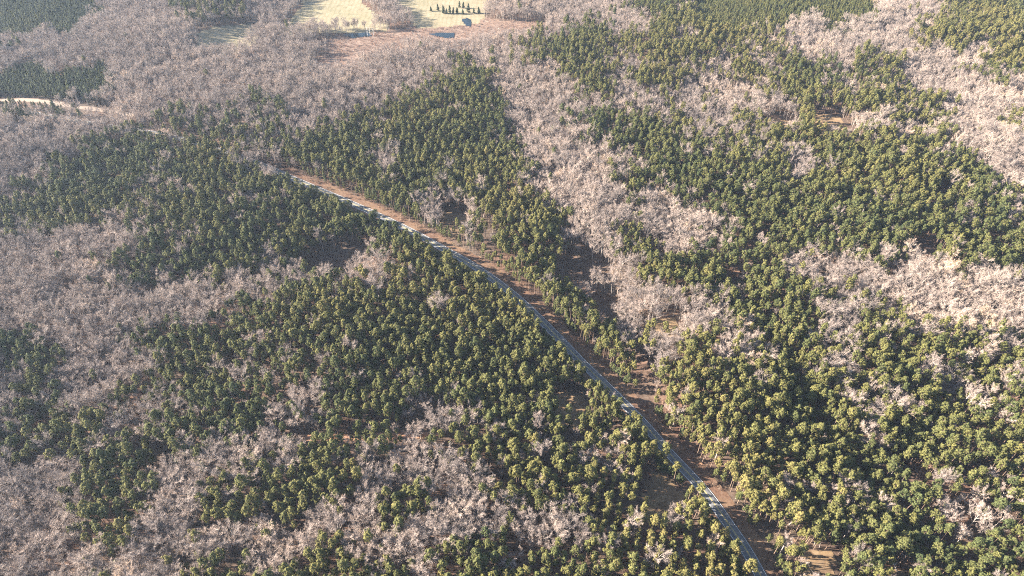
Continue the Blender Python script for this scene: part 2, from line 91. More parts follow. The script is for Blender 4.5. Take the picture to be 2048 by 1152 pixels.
[1,3,0,16,2,2,5,1,0,17,1,2,2,3,0,8,2,2,4,1,3,1,2,1,3,1,0,9,3,1,1,1,4,4,3,1,2,1,4,3,1,2,3,2,4,3,3,1,0,2,1,2,4,2,2,1,3,2,4,2,1,1,3,1,2,1,0,7,4,1,3,2,1,2,0,5,2,2,0,1,1,1,0,14,5,1,2,1,0,14,1,1,2,4,0,11,1,1,2,2,3,1,0,7,2,2,1,2,0,18,2,1,5,1,0,18,1,1,2,1,0,1,2,2,0,6,2,3,4,1,3,1,4,2,3,1,2,1,0,7,2,2,1,1],
[1,1,0,18,5,2,0,20,2,1,0,6,2,4,3,4,2,3,0,6,2,2,1,1,0,2,4,1,3,1,2,2,4,4,3,2,0,2,4,4,3,2,1,1,4,4,0,1,4,2,3,2,1,1,2,1,0,4,2,5,3,1,0,2,2,1,0,4,2,1,0,17,5,1,0,15,1,1,2,4,0,4,3,2,4,2,1,1,0,3,1,1,4,1,3,4,0,5,2,4,1,1,0,19,5,1,0,20,2,2,0,7,2,1,1,1,3,4,2,3,0,6,2,2],
[0,4,2,2,0,17,5,1,0,16,2,2,0,5,2,3,1,1,3,2,2,1,3,1,2,3,0,1,3,2,0,4,2,1,3,2,0,2,4,1,0,1,4,5,3,2,0,1,4,5,0,3,3,1,4,4,0,1,4,1,0,2,3,1,2,1,0,4,3,1,1,2,2,3,3,1,0,5,1,3,0,13,5,1,0,3,5,2,0,14,1,1,2,3,0,5,3,3,0,1,2,1,3,2,0,1,1,2,4,1,3,1,0,1,3,2,0,4,2,2,0,1,2,2,1,1,0,5,2,1,0,13,5,1,0,22,1,1,0,7,2,1,0,1,3,4,2,1,1,1,2,3,3,1,0,3],
[0,3,2,1,0,12,5,2,0,3,5,2,0,17,1,1,0,8,1,1,3,1,2,1,3,1,2,2,1,2,2,1,3,3,0,5,3,1,0,1,4,3,3,2,2,2,4,2,0,3,2,1,4,4,0,2,3,1,4,2,2,1,3,1,4,3,0,7,3,1,2,3,1,1,3,1,0,1,3,1,0,21,5,2,0,2,3,1,5,1,0,4,3,1,0,3,2,2,0,3,2,4,0,4,3,5,0,2,2,1,3,3,2,1,0,3,3,3,0,7,2,1,1,1,2,2,0,4,2,2,0,3,3,1,0,8,5,1,0,3,5,1,0,19,1,2,0,8,3,1,2,2,3,1,2,2,1,1,2,1,3,2,0,1],
[0,1,2,1,0,4,3,1,0,7,3,1,5,1,3,1,0,5,1,1,0,26,3,1,0,1,3,2,1,1,2,5,0,7,3,1,4,4,3,2,4,1,2,2,0,5,4,2,2,2,0,2,4,3,3,1,4,4,0,6,2,4,1,2,3,1,0,23,1,1,0,4,3,2,0,3,3,2,0,1,2,1,0,5,1,1,2,2,1,1,0,5,3,2,2,1,0,3,2,1,3,1,1,1,3,1,0,1,2,2,0,1,2,2,3,1,0,1,3,1,0,5,1,1,2,3,1,2,0,4,2,3,0,1,3,1,0,5,3,1,0,2,3,1,0,4,5,1,0,29,3,3,1,1,2,5],
[0,2,2,1,0,1,3,2,0,6,3,3,0,6,1,1,0,28,3,1,1,3,2,4,0,7,3,2,2,1,4,6,0,2,3,1,0,4,3,2,0,4,2,1,4,5,3,3,0,4,2,4,0,1,1,1,3,1,0,24,1,1,0,4,3,3,0,3,4,1,3,1,2,3,0,4,1,1,2,1,1,2,0,6,1,1,2,1,0,1,2,2,0,1,1,3,0,1,2,2,0,1,2,3,0,8,1,1,2,1,1,1,2,1,0,4,1,1,2,2,0,1,3,2,0,6,3,4,0,4,1,2,0,29,3,1,1,2,2,3],
[2,2,4,3,0,4,3,4,1,2,0,35,3,1,1,1,0,2,1,1,2,1,0,9,3,1,2,2,4,6,3,1,0,2,2,1,0,8,3,1,4,5,2,3,0,7,1,2,0,30,1,2,0,1,3,2,0,4,4,2,2,2,0,4,2,3,0,8,1,1,0,1,2,2,0,2,1,3,0,1,2,1,0,3,1,1,0,9,2,4,0,4,1,1,2,2,4,4,0,4,3,4,0,1,1,1,0,4,1,2,0,29,3,1,1,1,0,1,2,1],
[2,2,3,1,0,4,3,1,5,1,3,1,4,2,1,1,0,2,3,1,0,37,1,2,0,9,2,3,4,6,3,2,2,2,0,7,3,2,4,6,2,3,0,5,2,1,0,34,3,2,4,1,3,2,4,1,0,2,4,1,2,1,4,1,2,2,0,3,2,3,1,1,0,1,1,1,0,2,3,1,0,2,1,1,0,2,1,1,0,1,4,2,1,2,0,2,1,1,0,1,4,1,1,2,0,6,1,3,2,1,4,1,2,1,3,2,0,6,4,4,0,3,3,5,1,2,0,1,3,1,0,36],
[2,1,3,1,4,3,0,1,4,1,5,2,4,1,3,1,1,1,3,2,0,39,1,1,2,2,0,2,2,1,1,4,2,1,4,7,3,2,4,9,0,1,4,3,3,1,4,4,2,1,4,1,2,2,1,2,2,4,0,33,3,3,4,1,5,1,4,4,3,2,2,1,0,6,4,2,2,2,1,3,0,1,3,1,0,2,4,2,3,2,4,1,1,2,4,1,1,2,4,1,0,2,4,4,0,4,1,3,2,2,3,3,0,7,2,1,4,2,3,1,0,2,4,1,0,1,4,1,5,1,4,2,1,3,3,1,0,35],
[3,2,4,4,5,2,4,1,3,4,0,1,3,1,0,38,1,1,2,4,1,4,2,2,4,7,3,2,4,13,3,1,4,5,2,2,1,2,4,2,2,2,1,1,0,33,3,2,4,2,5,2,4,2,3,2,1,1,2,1,0,6,3,2,4,1,2,1,1,2,2,1,0,1,4,1,3,1,4,4,3,1,4,7,3,1,4,5,3,2,0,1,2,3,1,2,3,2,4,1,3,2,0,7,2,2,3,2,4,10,3,2,0,34],
[4,6,5,1,4,3,3,2,0,1,3,1,1,2,0,36,1,1,2,3,4,3,1,2,4,9,3,2,4,13,3,2,4,11,2,2,1,1,0,17,2,1,0,12,1,1,3,1,0,1,3,1,4,7,3,2,1,1,0,7,3,2,4,1,3,1,1,3,2,1,4,7,3,1,4,16,2,2,1,2,3,2,4,2,3,2,0,7,2,1,1,2,3,3,4,3,5,1,4,4,3,2,0,2,3,1,1,1,0,29],
[4,7,3,6,0,34,2,1,0,3,1,2,2,1,4,45,1,1,4,1,0,2,3,1,2,1,0,12,1,1,0,1,2,1,0,10,3,1,1,1,3,3,4,7,5,1,3,2,0,8,3,1,4,2,3,2,1,1,2,2,4,25,2,2,1,1,3,1,4,2,1,1,3,1,0,10,1,2,3,2,4,2,2,2,4,4,3,5,1,1,0,15,2,1,0,12],
[2,2,4,7,3,2,0,16,2,1,0,17,2,3,3,1,4,52,3,2,2,1,0,4,2,2,0,2,3,2,0,4,1,1,0,13,3,3,4,4,2,1,5,2,3,1,1,2,0,7,4,1,0,1,1,1,4,1,1,2,4,34,1,1,4,2,0,10,3,3,4,1,5,1,2,2,4,7,3,4,0,15,2,2,1,1,0,9],
[4,2,0,1,4,5,3,2,5,2,0,14,2,1,0,1,1,1,0,4,3,1,0,6,2,1,0,4,3,3,4,3,3,1,2,1,4,44,2,1,4,3,3,3,4,1,0,3,2,2,0,2,3,1,0,4,2,1,0,13,3,1,1,1,3,2,4,5,2,1,5,2,1,1,3,1,1,1,0,7,4,2,1,1,4,36,1,3,4,1,0,10,3,2,1,1,5,2,2,2,0,1,4,7,3,2,5,1,0,16,2,1,1,3,0,6],
[0,2,4,4,3,2,5,3,0,16,1,1,0,5,3,1,2,2,3,2,2,3,3,1,0,1,4,1,3,2,4,1,3,3,2,3,1,2,4,1,3,3,4,4,3,3,4,20,3,2,2,1,1,2,2,1,4,2,2,1,4,1,2,2,4,1,3,5,4,1,3,2,2,2,3,1,2,1,3,2,0,18,3,2,4,6,0,1,2,1,0,2,5,1,1,1,3,2,0,4,1,1,2,1,0,1,4,2,1,1,4,10,3,1,4,4,3,3,4,4,3,1,4,17,2,1,1,2,0,6,5,1,3,1,5,1,0,7,4,7,5,1,3,2,0,16,2,1,1,1,0,6],
[4,1,0,1,4,3,5,1,4,1,5,4,0,18,4,1,0,2,3,1,2,3,3,1,2,2,3,2,4,2,3,2,2,1,3,2,0,1,3,1,2,1,1,2,2,3,3,1,2,2,1,2,2,2,3,3,4,19,3,4,1,2,2,1,3,1,2,2,1,1,2,1,0,1,3,2,2,1,3,2,4,2,3,1,2,3,3,1,2,2,4,2,0,15,5,1,0,1,5,2,4,4,0,8,1,1,3,1,0,4,1,2,2,2,4,12,1,1,4,4,3,4,4,4,3,1,4,17,2,3,1,1,3,1,0,4,5,3,0,8,4,3,2,2,4,1,5,5,0,20,3,1],
[4,3,5,1,4,1,5,4,0,20,4,3,2,2,3,3,2,1,3,3,1,2,3,3,0,1,3,1,0,3,1,2,0,1,1,1,3,1,2,1,1,4,3,2,2,1,4,21,3,1,2,1,3,1,1,3,2,1,1,2,0,4,3,2,0,1,3,5,2,1,3,1,2,1,3,1,2,1,4,3,0,17,5,2,4,4,0,9,5,1,0,4,3,2,2,2,4,5,2,2,4,4,2,1,3,1,1,1,2,1,4,3,3,3,4,3,2,1,1,1,2,1,4,18,1,2,0,3,1,2,0,12,4,3,2,2,4,1,5,4,0,21],
[2,1,5,7,0,20,4,3,3,6,0,2,3,2,1,1,0,2,2,1,0,1,3,1,0,5,1,2,3,1,2,1,1,4,3,2,2,2,4,21,2,2,3,1,1,5,0,8,2,1,1,1,3,3,2,2,3,2,4,4,0,16,5,3,4,1,5,1,4,2,0,9,5,1,0,1,1,2,0,1,3,2,4,7,2,3,4,4,2,1,1,2,2,1,0,5,3,1,4,1,2,3,1,1,2,2,4,5,2,5,0,1,1,2,4,4,3,2,0,3,1,1,0,14,4,2,2,1,5,1,2,1,4,1,5,4,0,19],
[5,6,0,22,1,2,3,6,0,2,3,1,0,1,1,1,0,2,2,1,0,7,1,1,0,2,1,4,3,3,2,2,4,26,1,2,0,1,2,1,0,6,2,3,1,2,3,7,2,1,4,1,0,17,5,5,2,1,4,2,0,11,1,2,0,1,3,1,4,5,0,2,2,2,4,1,0,1,4,2,0,1,4,1,2,1,1,1,2,1,0,8,2,1,0,1,1,1,2,1,0,3,4,2,0,8,1,2,4,1,0,1,4,2,0,2,3,1,0,1,1,3,0,6,3,1,4,2,0,6,2,2,5,6,0,18],
[5,4,0,23,1,2,3,5,1,2,0,16,1,1,0,2,1,2,4,31,2,1,0,12,1,1,0,4,1,1,3,4,1,1,0,18,5,4,2,2,0,3,4,4,0,6,1,2,0,1,3,1,0,3,1,2,0,4,2,1,0,1,5,3,0,3,1,1,0,16,4,1,5,1,0,8,1,2,4,1,0,1,4,1,0,5,1,1,0,7,3,2,4,3,0,5,2,2,4,2,5,2,2,3,0,16],
[5,2,2,1,0,25,3,2,0,3,1,1,0,18,1,3,4,2,3,1,4,11,0,1,4,5,2,1,4,10,3,1,4,1,1,3,0,14,3,1,1,2,3,3,1,1,0,17,2,2,5,2,4,2,2,2,0,3,4,3,3,2,0,1,3,1,0,2,1,2,0,6,1,2,0,5,5,2,0,22,5,1,0,9,1,2,0,8,1,2,0,2,2,1,0,2,4,9,2,2,4,1,2,1,4,2,5,2,2,3,0,15],
[4,2,0,25,2,2,0,21,2,1,1,3,2,1,4,2,3,2,4,7,1,1,4,1,1,2,0,1,2,1,4,2,2,1,0,1,4,1,1,1,4,7,3,2,2,2,1,2,2,2,0,12,1,1,3,1,1,1,2,1,3,2,1,1,0,8,2,2,0,8,2,1,5,2,4,1,2,1,4,1,0,3,4,3,3,1,4,2,0,2,2,1,0,2,1,2,0,5,1,1,0,7,5,1,0,47,2,1,0,1,3,1,4,9,2,2,4,2,2,1,4,1,5,2,4,1,2,2,0,14],
[4,1,0,11,5,2,0,12,2,2,0,20,2,3,1,2,2,1,4,3,3,1,4,9,1,2,0,1,2,5,0,1,1,1,4,1,0,2,1,1,4,4,3,1,4,1,2,1,0,1,1,1,2,3,0,16,2,1,0,8,5,1,0,1,2,2,0,8,4,5,2,4,4,6,3,1,0,1,2,1,0,66,2,2,3,1,4,9,2,2,4,9,0,10,2,2,0,1],
[0,11,5,2,0,3,3,1,0,22,2,1,0,8,2,1,0,2,1,1,2,3,1,4,4,1,1,2,4,2,0,1,1,1,4,1,0,2,2,4,1,1,0,2,1,1,0,3,1,5,3,1,4,1,0,10,2,1,0,20,5,1,0,1,2,1,5,1,0,8,4,7,2,1,4,6,3,3,2,2,0,21,2,1,0,2,2,1,0,5,2,1,0,5,2,1,0,29,1,2,4,21,0,10,2,1,5,1],
[0,9,5,4,3,2,2,2,0,22,2,1,0,13,2,1,1,1,4,1,1,6,4,2,0,5,1,4,0,7,1,3,3,2,2,2,0,9,2,3,0,16,2,1,3,2,0,1,5,2,0,10,4,7,2,1,4,8,2,1,0,10,1,2,0,12,2,2,0,3,2,4,0,4,2,2,0,14,1,1,0,14,1,1,4,22,0,10,2,1],
[0,8,5,4,3,2,2,1,1,1,0,19,1,1,2,1,0,1,2,2,0,12,2,2,1,6,0,9,1,4,0,7,1,1,0,1,1,1,0,2,2,2,0,7,2,1,0,2,2,1,0,17,2,1,3,2,0,1,5,2,0,10,4,16,1,1,0,11,1,1,0,1,1,1,0,10,2,2,0,3,2,4,0,4,2,3,0,14,1,2,0,13,1,2,0,1,4,3,2,1,4,16,0,10],
[0,8,5,3,3,1,2,2,1,1,0,18,1,1,2,3,3,3,0,10,2,4,0,3,1,3,0,8,1,1,4,1,1,3,0,6,1,1,0,4,2,2,0,1,2,1,0,7,2,1,3,2,0,1,2,1,0,15,2,1,3,2,5,4,0,8,4,7,2,2,4,7,0,2,1,1,0,23,2,2,0,4,2,2,3,1,0,6,2,1,0,14,1,2,0,18,4,1,1,2,2,2,4,5,2,1,4,9,0,8],
[0,8,5,2,3,1,1,3,0,17,1,4,2,1,3,3,2,1,0,9,2,4,0,14,1,1,4,4,1,1,0,10,2,2,0,1,2,1,0,7,2,2,3,1,2,2,1,2,0,13,2,2,3,2,5,4,0,6,2,2,4,7,2,1,4,5,1,3,0,32,3,2,2,1,0,1,3,1,0,40,1,3,2,2,4,4,2,3,4,8,2,1,0,6],
[0,7,5,1,3,4,1,1,0,3,1,1,0,14,1,2,0,2,3,3,0,5,1,4,2,4,0,1,2,1,0,12,1,3,4,4,1,1,0,11,2,4,0,1,1,1,0,3,2,2,0,1,3,1,2,1,0,1,1,2,0,13,1,2,3,1,5,3,0,8,2,1,4,8,0,1,2,1,4,4,1,3,0,33,3,3,0,24,1,3,0,15,1,2,2,2,4,5,0,1,2,1,4,9,2,1,0,5],
[0,15,1,1,0,11,1,1,0,15,1,3,2,4,0,14,1,1,4,8,1,1,0,10,2,4,1,1,0,5,3,2,0,4,1,2,0,13,1,1,3,2,5,1,0,5,1,1,0,3,2,1,4,8,0,2,4,3,0,1,2,1,1,3,0,33,3,3,0,25,1,1,0,20,4,1,0,5,4,1,0,3,4,7,3,1,2,1,0,2],
[0,14,1,2,0,8,1,3,0,5,4,1,0,10,1,2,2,4,0,13,1,2,4,6,1,4,0,10,2,4,1,1,0,5,3,1,0,7,1,1,0,13,3,1,0,10,3,2,4,8,0,3,4,3,2,1,1,1,0,15,1,1,0,17,3,1,4,1,3,2,4,2,3,2,0,22,1,2,0,28,4,11,3,1],
[0,12,1,1,3,1,2,1,0,14,3,1,0,1,4,1,0,1,2,2,0,7,1,2,2,1,0,1,2,1,0,13,1,4,4,7,1,3,0,10,2,3,1,3,0,12,1,2,0,21,1,2,3,2,4,6,0,1,4,1,0,23,1,1,0,18,3,2,4,3,3,2,0,2,2,1,0,19,1,3,0,3,4,2,0,19,1,1,3,1,0,1,2,2,4,10],
[0,10,2,1,1,1,2,1,3,2,0,9,2,3,3,2,4,3,2,2,0,7,1,1,2,3,0,13,1,2,4,2,1,1,4,10,1,2,0,10,2,2,1,2,0,8,3,2,0,1,2,1,0,1,1,1,0,6,1,2,0,14,1,2,3,1,4,8,0,21,3,1,0,16,1,1,0,4,3,1,4,7,2,1,0,3,1,1,0,23,4,2,0,17,1,3,3,2,2,1,4,10],
[0,9,2,1,1,1,2,1,3,3,0,8,2,3,3,2,4,3,2,3,0,6,1,1,2,2,0,15,1,3,4,11,1,2,0,12,2,1,1,1,0,7,2,1,4,1,3,3,2,1,0,1,1,1,0,5,3,1,0,1,1,2,0,14,1,2,4,8,2,2,3,1,0,2,1,1,0,14,4,1,3,2,0,1,1,1,0,13,1,1,0,3,2,1,4,1,3,1,4,7,2,2,0,2,1,1,0,20,3,1,4,2,0,20,1,2,3,2,2,2,4,8],
[0,8,2,2,3,1,2,1,3,2,0,9,2,2,3,2,4,4,2,2,0,6,1,2,2,1,0,13,1,1,4,1,1,3,4,12,1,2,0,10,2,3,1,2,0,4,2,3,4,1,3,3,2,1,0,8,3,1,2,2,0,14,1,2,4,8,2,2,3,2,1,2,0,15,4,1,3,2,0,13,1,1,0,1,1,1,0,3,2,1,4,8,2,2,0,4,1,1,0,17,1,1,3,2,4,2,0,1,2,1,0,3,2,2,0,3,2,4,0,6,1,2,0,1,2,2,3,1,4,7],
[0,9,1,1,3,2,2,1,0,14,2,2,4,1,2,2,0,15,2,1,0,6,1,1,4,16,1,2,0,2,1,1,0,7,2,3,1,1,0,1,1,1,0,4,2,3,4,1,3,2,0,10,3,1,2,2,0,14,1,1,4,10,2,1,3,2,1,3,0,6,1,1,0,2,2,3,0,3,4,1,3,2,0,9,2,1,0,2,1,2,0,4,2,1,4,9,2,1,4,1,2,1,0,1,2,2,1,3,0,3,2,1,0,12,3,2,4,4,2,1,0,2,2,2,1,2,2,2,0,1,2,2,0,5,1,3,3,2,2,1,3,2,4,5],
[0,8,1,1,2,3,0,14,2,5,0,1,1,2,0,7,3,1,0,4,2,1,1,1,0,5,4,18,0,1,1,1,4,1,1,1,0,8,2,1,0,2,1,1,0,6,2,4,4,1,3,1,0,9,3,2,2,2,0,14,1,1,4,9,2,3,3,1,1,2,0,7,1,1,0,2,2,3,0,1,2,1,4,3,0,1,1,2,0,7,2,1,0,3,2,1,1,1,2,1,0,2,4,14,2,4,1,2,0,2,2,3,0,9,1,2,3,1,0,1,4,3,2,7,1,1,2,5,0,9,3,4,4,4],
[0,7,1,1,2,2,0,14,2,5,1,3,0,1,1,3,0,4,3,2,2,1,1,1,0,1,1,1,2,2,0,1,4,1,0,2,4,22,1,1,0,11,1,1,0,5,2,5,0,11,3,2,2,1,0,14,1,1,4,9,2,3,3,1,0,6,2,1,0,1,2,3,1,2,2,6,4,2,0,1,1,1,0,8,2,2,0,2,1,2,2,1,1,1,3,2,4,13,3,1,2,4,1,2,3,2,2,3,0,9,1,2,0,2,4,2,0,2,2,6,1,1,2,5,0,9,3,3,4,4],
[0,7,2,2,0,3,1,2,0,9,2,3,1,1,2,1,1,3,0,1,1,3,0,4,3,2,2,1,1,3,2,2,0,1,4,25,1,1,4,1,0,4,2,1,0,4,3,1,0,2,1,2,0,3,2,4,1,1,0,11,2,2,1,1,0,14,1,1,4,10,3,3,0,8,2,3,1,4,2,3,4,3,0,10,2,2,0,3,1,1,3,1,2,1,3,1,4,9,3,2,4,3,3,2,2,3,1,1,3,2,0,1,2,3,0,9,1,3,0,7,2,2,1,1,2,1,3,1,1,1,2,6,0,9,3,2,4,3],
[0,8,1,1,0,1,1,6,0,3,3,1,2,1,0,1,2,2,1,2,2,2,1,7,0,3,3,2,2,2,1,2,2,3,4,25,1,3,0,4,1,1,0,4,3,1,0,1,1,1,0,2,1,3,2,3,1,1,2,1,0,29,1,1,4,5,3,2,4,2,3,2,0,9,1,1,2,2,1,1,2,1,1,1,2,2,0,7,1,1,0,8,3,1,0,3,1,1,2,1,3,1,4,4,3,1,4,6,3,2,4,3,3,4,1,2,3,2,0,1,2,3,0,1,1,1,0,7,1,3,0,1,4,1,0,5,2,4,3,2,1,1,2,2,1,4,0,2,1,1,0,7,3,1,0,1],
[0,7,1,9,0,2,3,1,2,3,1,1,2,4,1,7,0,3,3,2,2,2,4,2,1,1,2,2,4,28,1,1,0,3,2,1,1,1,2,2,3,3,0,3,1,4,2,3,1,1,2,1,0,1,3,1,1,2,0,6,2,2,1,1,0,14,1,1,0,1,3,1,4,2,3,1,4,2,3,1,2,1,3,1,0,1,3,1,0,5,1,2,0,3,1,1,2,2,1,4,2,1,0,11,5,1,0,4,1,1,3,1,0,2,3,1,1,1,3,2,4,4,3,2,4,5,3,2,4,4,3,3,1,3,3,4,1,3,0,2,5,3,0,6,4,1,0,5,2,3,1,1,3,3,2,2,1,4,0,2,1,2,0,7],
[0,6,1,3,2,1,1,6,3,3,2,2,1,1,2,4,1,7,2,3,3,3,2,1,3,1,4,21,3,1,4,13,0,1,2,1,1,1,2,3,3,2,0,1,1,6,2,4,1,1,2,1,3,3,1,2,0,1,1,4,2,2,0,14,1,2,3,2,4,2,3,2,2,1,3,1,2,1,3,1,0,8,1,1,0,2,1,2,2,3,3,1,1,3,2,1,0,7,5,2,0,1,5,2,0,4,3,2,0,1,3,1,1,3,4,4,3,3,4,1,2,1,4,2,3,2,4,5,3,2,1,4,3,4,1,3,0,1,5,3,3,1,0,12,2,3,1,1,3,3,2,2,1,4,0,1,2,1,3,1,1,2,0,4,1,1],
[1,2,0,3,1,3,2,1,1,2,3,1,1,3,3,2,2,3,1,2,2,2,1,3,2,1,1,2,2,6,3,1,2,1,3,2,4,20,3,3,4,13,2,2,1,1,2,1,3,3,0,2,1,6,2,4,1,1,2,1,3,2,4,2,1,6,0,15,1,3,3,2,4,3,3,3,2,1,3,1,0,3,1,1,2,1,0,3,1,1,0,2,1,3,2,3,3,1,1,2,2,1,0,3,3,1,0,4,5,4,0,3,1,1,3,5,1,2,3,1,4,3,3,3,4,1,2,2,4,2,3,2,4,4,3,1,4,1,3,1,1,3,3,4,1,2,4,1,1,1,0,1,5,3,0,13,2,4,3,3,2,1,1,2,2,1,1,1,0,2,2,1,1,2,0,5],
[1,2,0,2,1,3,2,1,3,3,1,1,4,2,3,1,2,8,1,4,2,11,3,1,4,20,3,4,4,14,1,1,2,2,3,1,2,1,0,2,2,1,0,1,1,2,2,1,1,2,2,6,3,2,4,1,1,3,2,1,1,3,0,15,2,1,1,2,3,2,4,1,3,1,4,1,3,1,2,3,3,1,0,2,1,2,0,4,1,3,0,1,3,2,1,1,2,2,3,2,1,1,2,1,0,2,4,1,3,2,0,5,3,2,4,1,0,1,4,2,1,1,3,3,2,1,1,3,4,4,3,3,4,1,2,1,4,3,3,1,4,4,3,4,1,2,2,1,3,2,2,1,3,1,1,1,4,3,0,1,5,1,3,1,5,1,0,7,3,2,0,3,4,1,2,8,3,1,1,2,3,1,2,3,1,1,0,5],
[1,2,0,1,1,3,2,2,3,2,4,5,2,9,1,3,2,9,4,1,3,1,4,14,6,1,4,6,3,5,4,13,2,1,4,1,3,1,2,9,1,3,2,5,4,4,1,1,3,1,2,1,1,3,0,15,2,1,1,2,3,2,4,4,2,3,1,1,0,2,1,1,2,1,0,4,3,2,1,2,2,1,3,2,4,2,2,5,4,2,3,2,0,4,5,2,3,2,4,4,2,4,1,3,3,1,4,3,3,3,2,5,4,6,3,3,1,3,2,3,3,2,4,5,3,2,5,1,0,7,3,2,0,1,4,3,2,6,4,1,2,1,4,1,3,3,2,3,3,2,2,1,0,1,2,1],
[1,4,2,3,3,1,4,6,2,9,1,2,2,6,4,3,3,1,4,13,2,1,4,2,6,2,4,5,3,5,6,2,4,14,2,8,4,1,3,1,1,1,2,4,4,1,2,2,4,4,3,2,2,1,1,3,0,1,1,2,0,13,2,1,1,1,3,1,4,5,2,3,1,2,0,1,1,3,2,1,0,1,2,1,1,1,2,2,3,1,2,1,3,2,4,2,2,6,4,2,3,1,0,4,5,2,0,1,3,2,4,3,1,2,2,2,1,1,2,1,1,1,3,1,4,4,3,1,4,1,2,6,4,6,3,3,1,3,2,3,3,1,2,2,4,4,3,3,5,2,0,5,3,2,4,4,2,6,4,1,2,1,4,1,3,2,4,1,2,3,3,2,2,2],
[1,1,4,1,1,1,2,3,3,2,4,6,2,6,3,3,1,1,2,3,4,1,2,2,4,3,3,1,4,13,2,2,4,2,6,5,4,1,3,5,6,3,4,1,6,1,2,2,4,9,3,1,2,8,3,2,1,1,2,1,3,1,2,5,4,4,3,2,2,1,1,6,0,14,2,1,4,7,2,2,1,2,0,2,1,2,2,3,3,1,2,4,3,1,4,3,2,6,4,2,3,1,0,4,5,1,0,2,3,2,0,1,1,1,4,2,1,1,0,1,2,1,1,4,3,1,4,6,2,6,4,6,3,1,4,1,3,2,1,2,2,4,4,1,2,1,4,4,3,2,5,4,0,3,3,3,4,3,2,1,4,1,2,7,4,1,3,4,2,2,3,3],
[4,1,1,1,2,1,3,1,4,1,3,2,4,7,2,5,3,4,4,23,2,2,4,2,6,6,4,1,6,3,3,1,6,3,4,1,6,2,2,2,4,9,3,1,2,1,4,1,2,3,4,3,3,4,2,4,4,6,3,1,4,2,2,1,1,3,4,1,1,1,0,14,2,1,4,6,2,2,3,1,1,2,0,2,1,1,2,3,3,3,2,3,3,1,4,4,2,5,4,2,3,3,0,6,3,1,0,2,1,1,4,1,1,2,2,1,1,4,4,1,3,1,4,7,2,4,4,9,3,2,1,1,2,2,0,1,2,2,4,6,3,2,5,3,0,4,3,1,0,1,3,1,4,3,2,1,4,1,2,3,4,1,2,3,3,1,4,1,3,1,4,1,2,3,3,2],
[4,1,2,2,4,1,3,1,4,6,2,1,4,3,2,2,3,5,4,24,2,3,6,6,4,1,6,8,4,1,6,2,2,3,4,11,2,1,4,5,3,1,4,1,3,2,2,4,4,5,3,1,4,4,1,6,0,9,1,2,0,2,2,1,4,6,2,1,3,3,1,1,4,2,3,1,2,3,3,3,2,3,3,1,4,4,2,2,4,5,3,2,0,12,1,2,0,1,2,1,0,1,1,2,4,1,3,2,4,9,2,1,4,12,1,1,2,1,0,3,1,3,4,4,3,2,0,9,3,2,4,5,2,1,4,3,2,2,3,3,4,3,3,2],
[4,14,2,2,3,6,4,17,6,1,4,6,2,1,6,19,2,3,4,18,3,1,4,1,3,2,2,2,4,13,1,1,4,1,2,1,1,1,0,10,1,3,0,1,2,1,4,6,3,4,4,2,3,9,4,4,3,1,4,1,3,1,4,9,3,1,0,11,1,3,2,1,0,2,1,1,4,12,2,1,4,11,1,1,4,1,1,2,0,1,1,2,2,1,1,3,0,1,4,2,3,1,0,10,3,2,4,10,3,3,4,4,3,1],
[4,16,3,2,4,1,3,2,4,18,6,2,4,2,6,1,4,1,6,20,2,3,6,1,4,22,2,2,4,15,2,1,1,1,0,11,1,2,4,8,3,4,4,2,3,9,4,4,3,2,4,4,2,1,4,5,0,4,2,3,0,1,3,1,0,3,1,3,0,3,1,2,4,24,1,1,4,1,1,1,0,1,1,7,0,15,4,3,2,2,4,6,3,2,4,5],
[4,15,3,2,4,1,3,2,4,19,6,26,2,2,4,1,6,1,4,39,2,2,0,11,1,2,4,8,3,3,1,1,4,2,3,8,1,1,3,1,4,3,3,3,4,6,0,1,4,1,0,5,2,4,3,2,0,3,1,3,0,3,1,2,4,25,1,1,0,1,4,1,1,3,2,1,1,2,0,5,3,1,2,1,0,9,4,3,2,2,4,6,3,1,4,5],
[4,14,3,2,4,22,6,28,4,1,6,3,4,39,2,1,0,3,3,1,1,1,0,6,1,2,4,8,3,1,4,1,1,2,4,2,1,2,3,6,1,1,3,3,4,1,3,3,4,6,0,7,2,5,3,1,0,2,1,1,2,1,1,2,4,3,1,2,4,29,1,6,0,2,3,3,2,2,0,9,4,2,0,1,4,1,2,1,4,10,3,1],
[4,15,3,1,4,21,6,33,4,40,0,3,1,3,0,5,1,2,4,11,3,1,1,4,3,9,4,2,3,3,4,5,2,1,4,3,0,4,2,5,3,2,0,1,3,1,2,1,1,3,4,3,1,1,4,31,1,1,2,1,1,2,3,6,2,4,0,1,2,2,0,7,2,2,4,10],
[4,35,6,36,4,41,3,1,1,4,0,3,1,4,4,10,1,4,3,5,0,1,3,1,1,2,3,2,4,3,3,1,4,5,2,1,0,7,2,4,3,5,2,1,1,3,4,12,1,1,4,22,1,4,2,1,3,1,2,1,3,3,2,7,0,8,2,1,3,1,0,3,1,2,4,4],
[4,35,6,35,4,42,3,1,1,4,0,3,1,3,4,11,1,2,0,1,1,1,3,5,0,1,1,4,3,1,4,9,3,2,1,3,0,3,2,4,3,4,1,2,2,1,4,2,1,1,4,11,1,2,4,3,1,2,4,3,2,1,4,11,1,5,2,2,3,6,2,5,0,5,1,1,0,3,3,2,0,3,1,2,4,2,3,1],
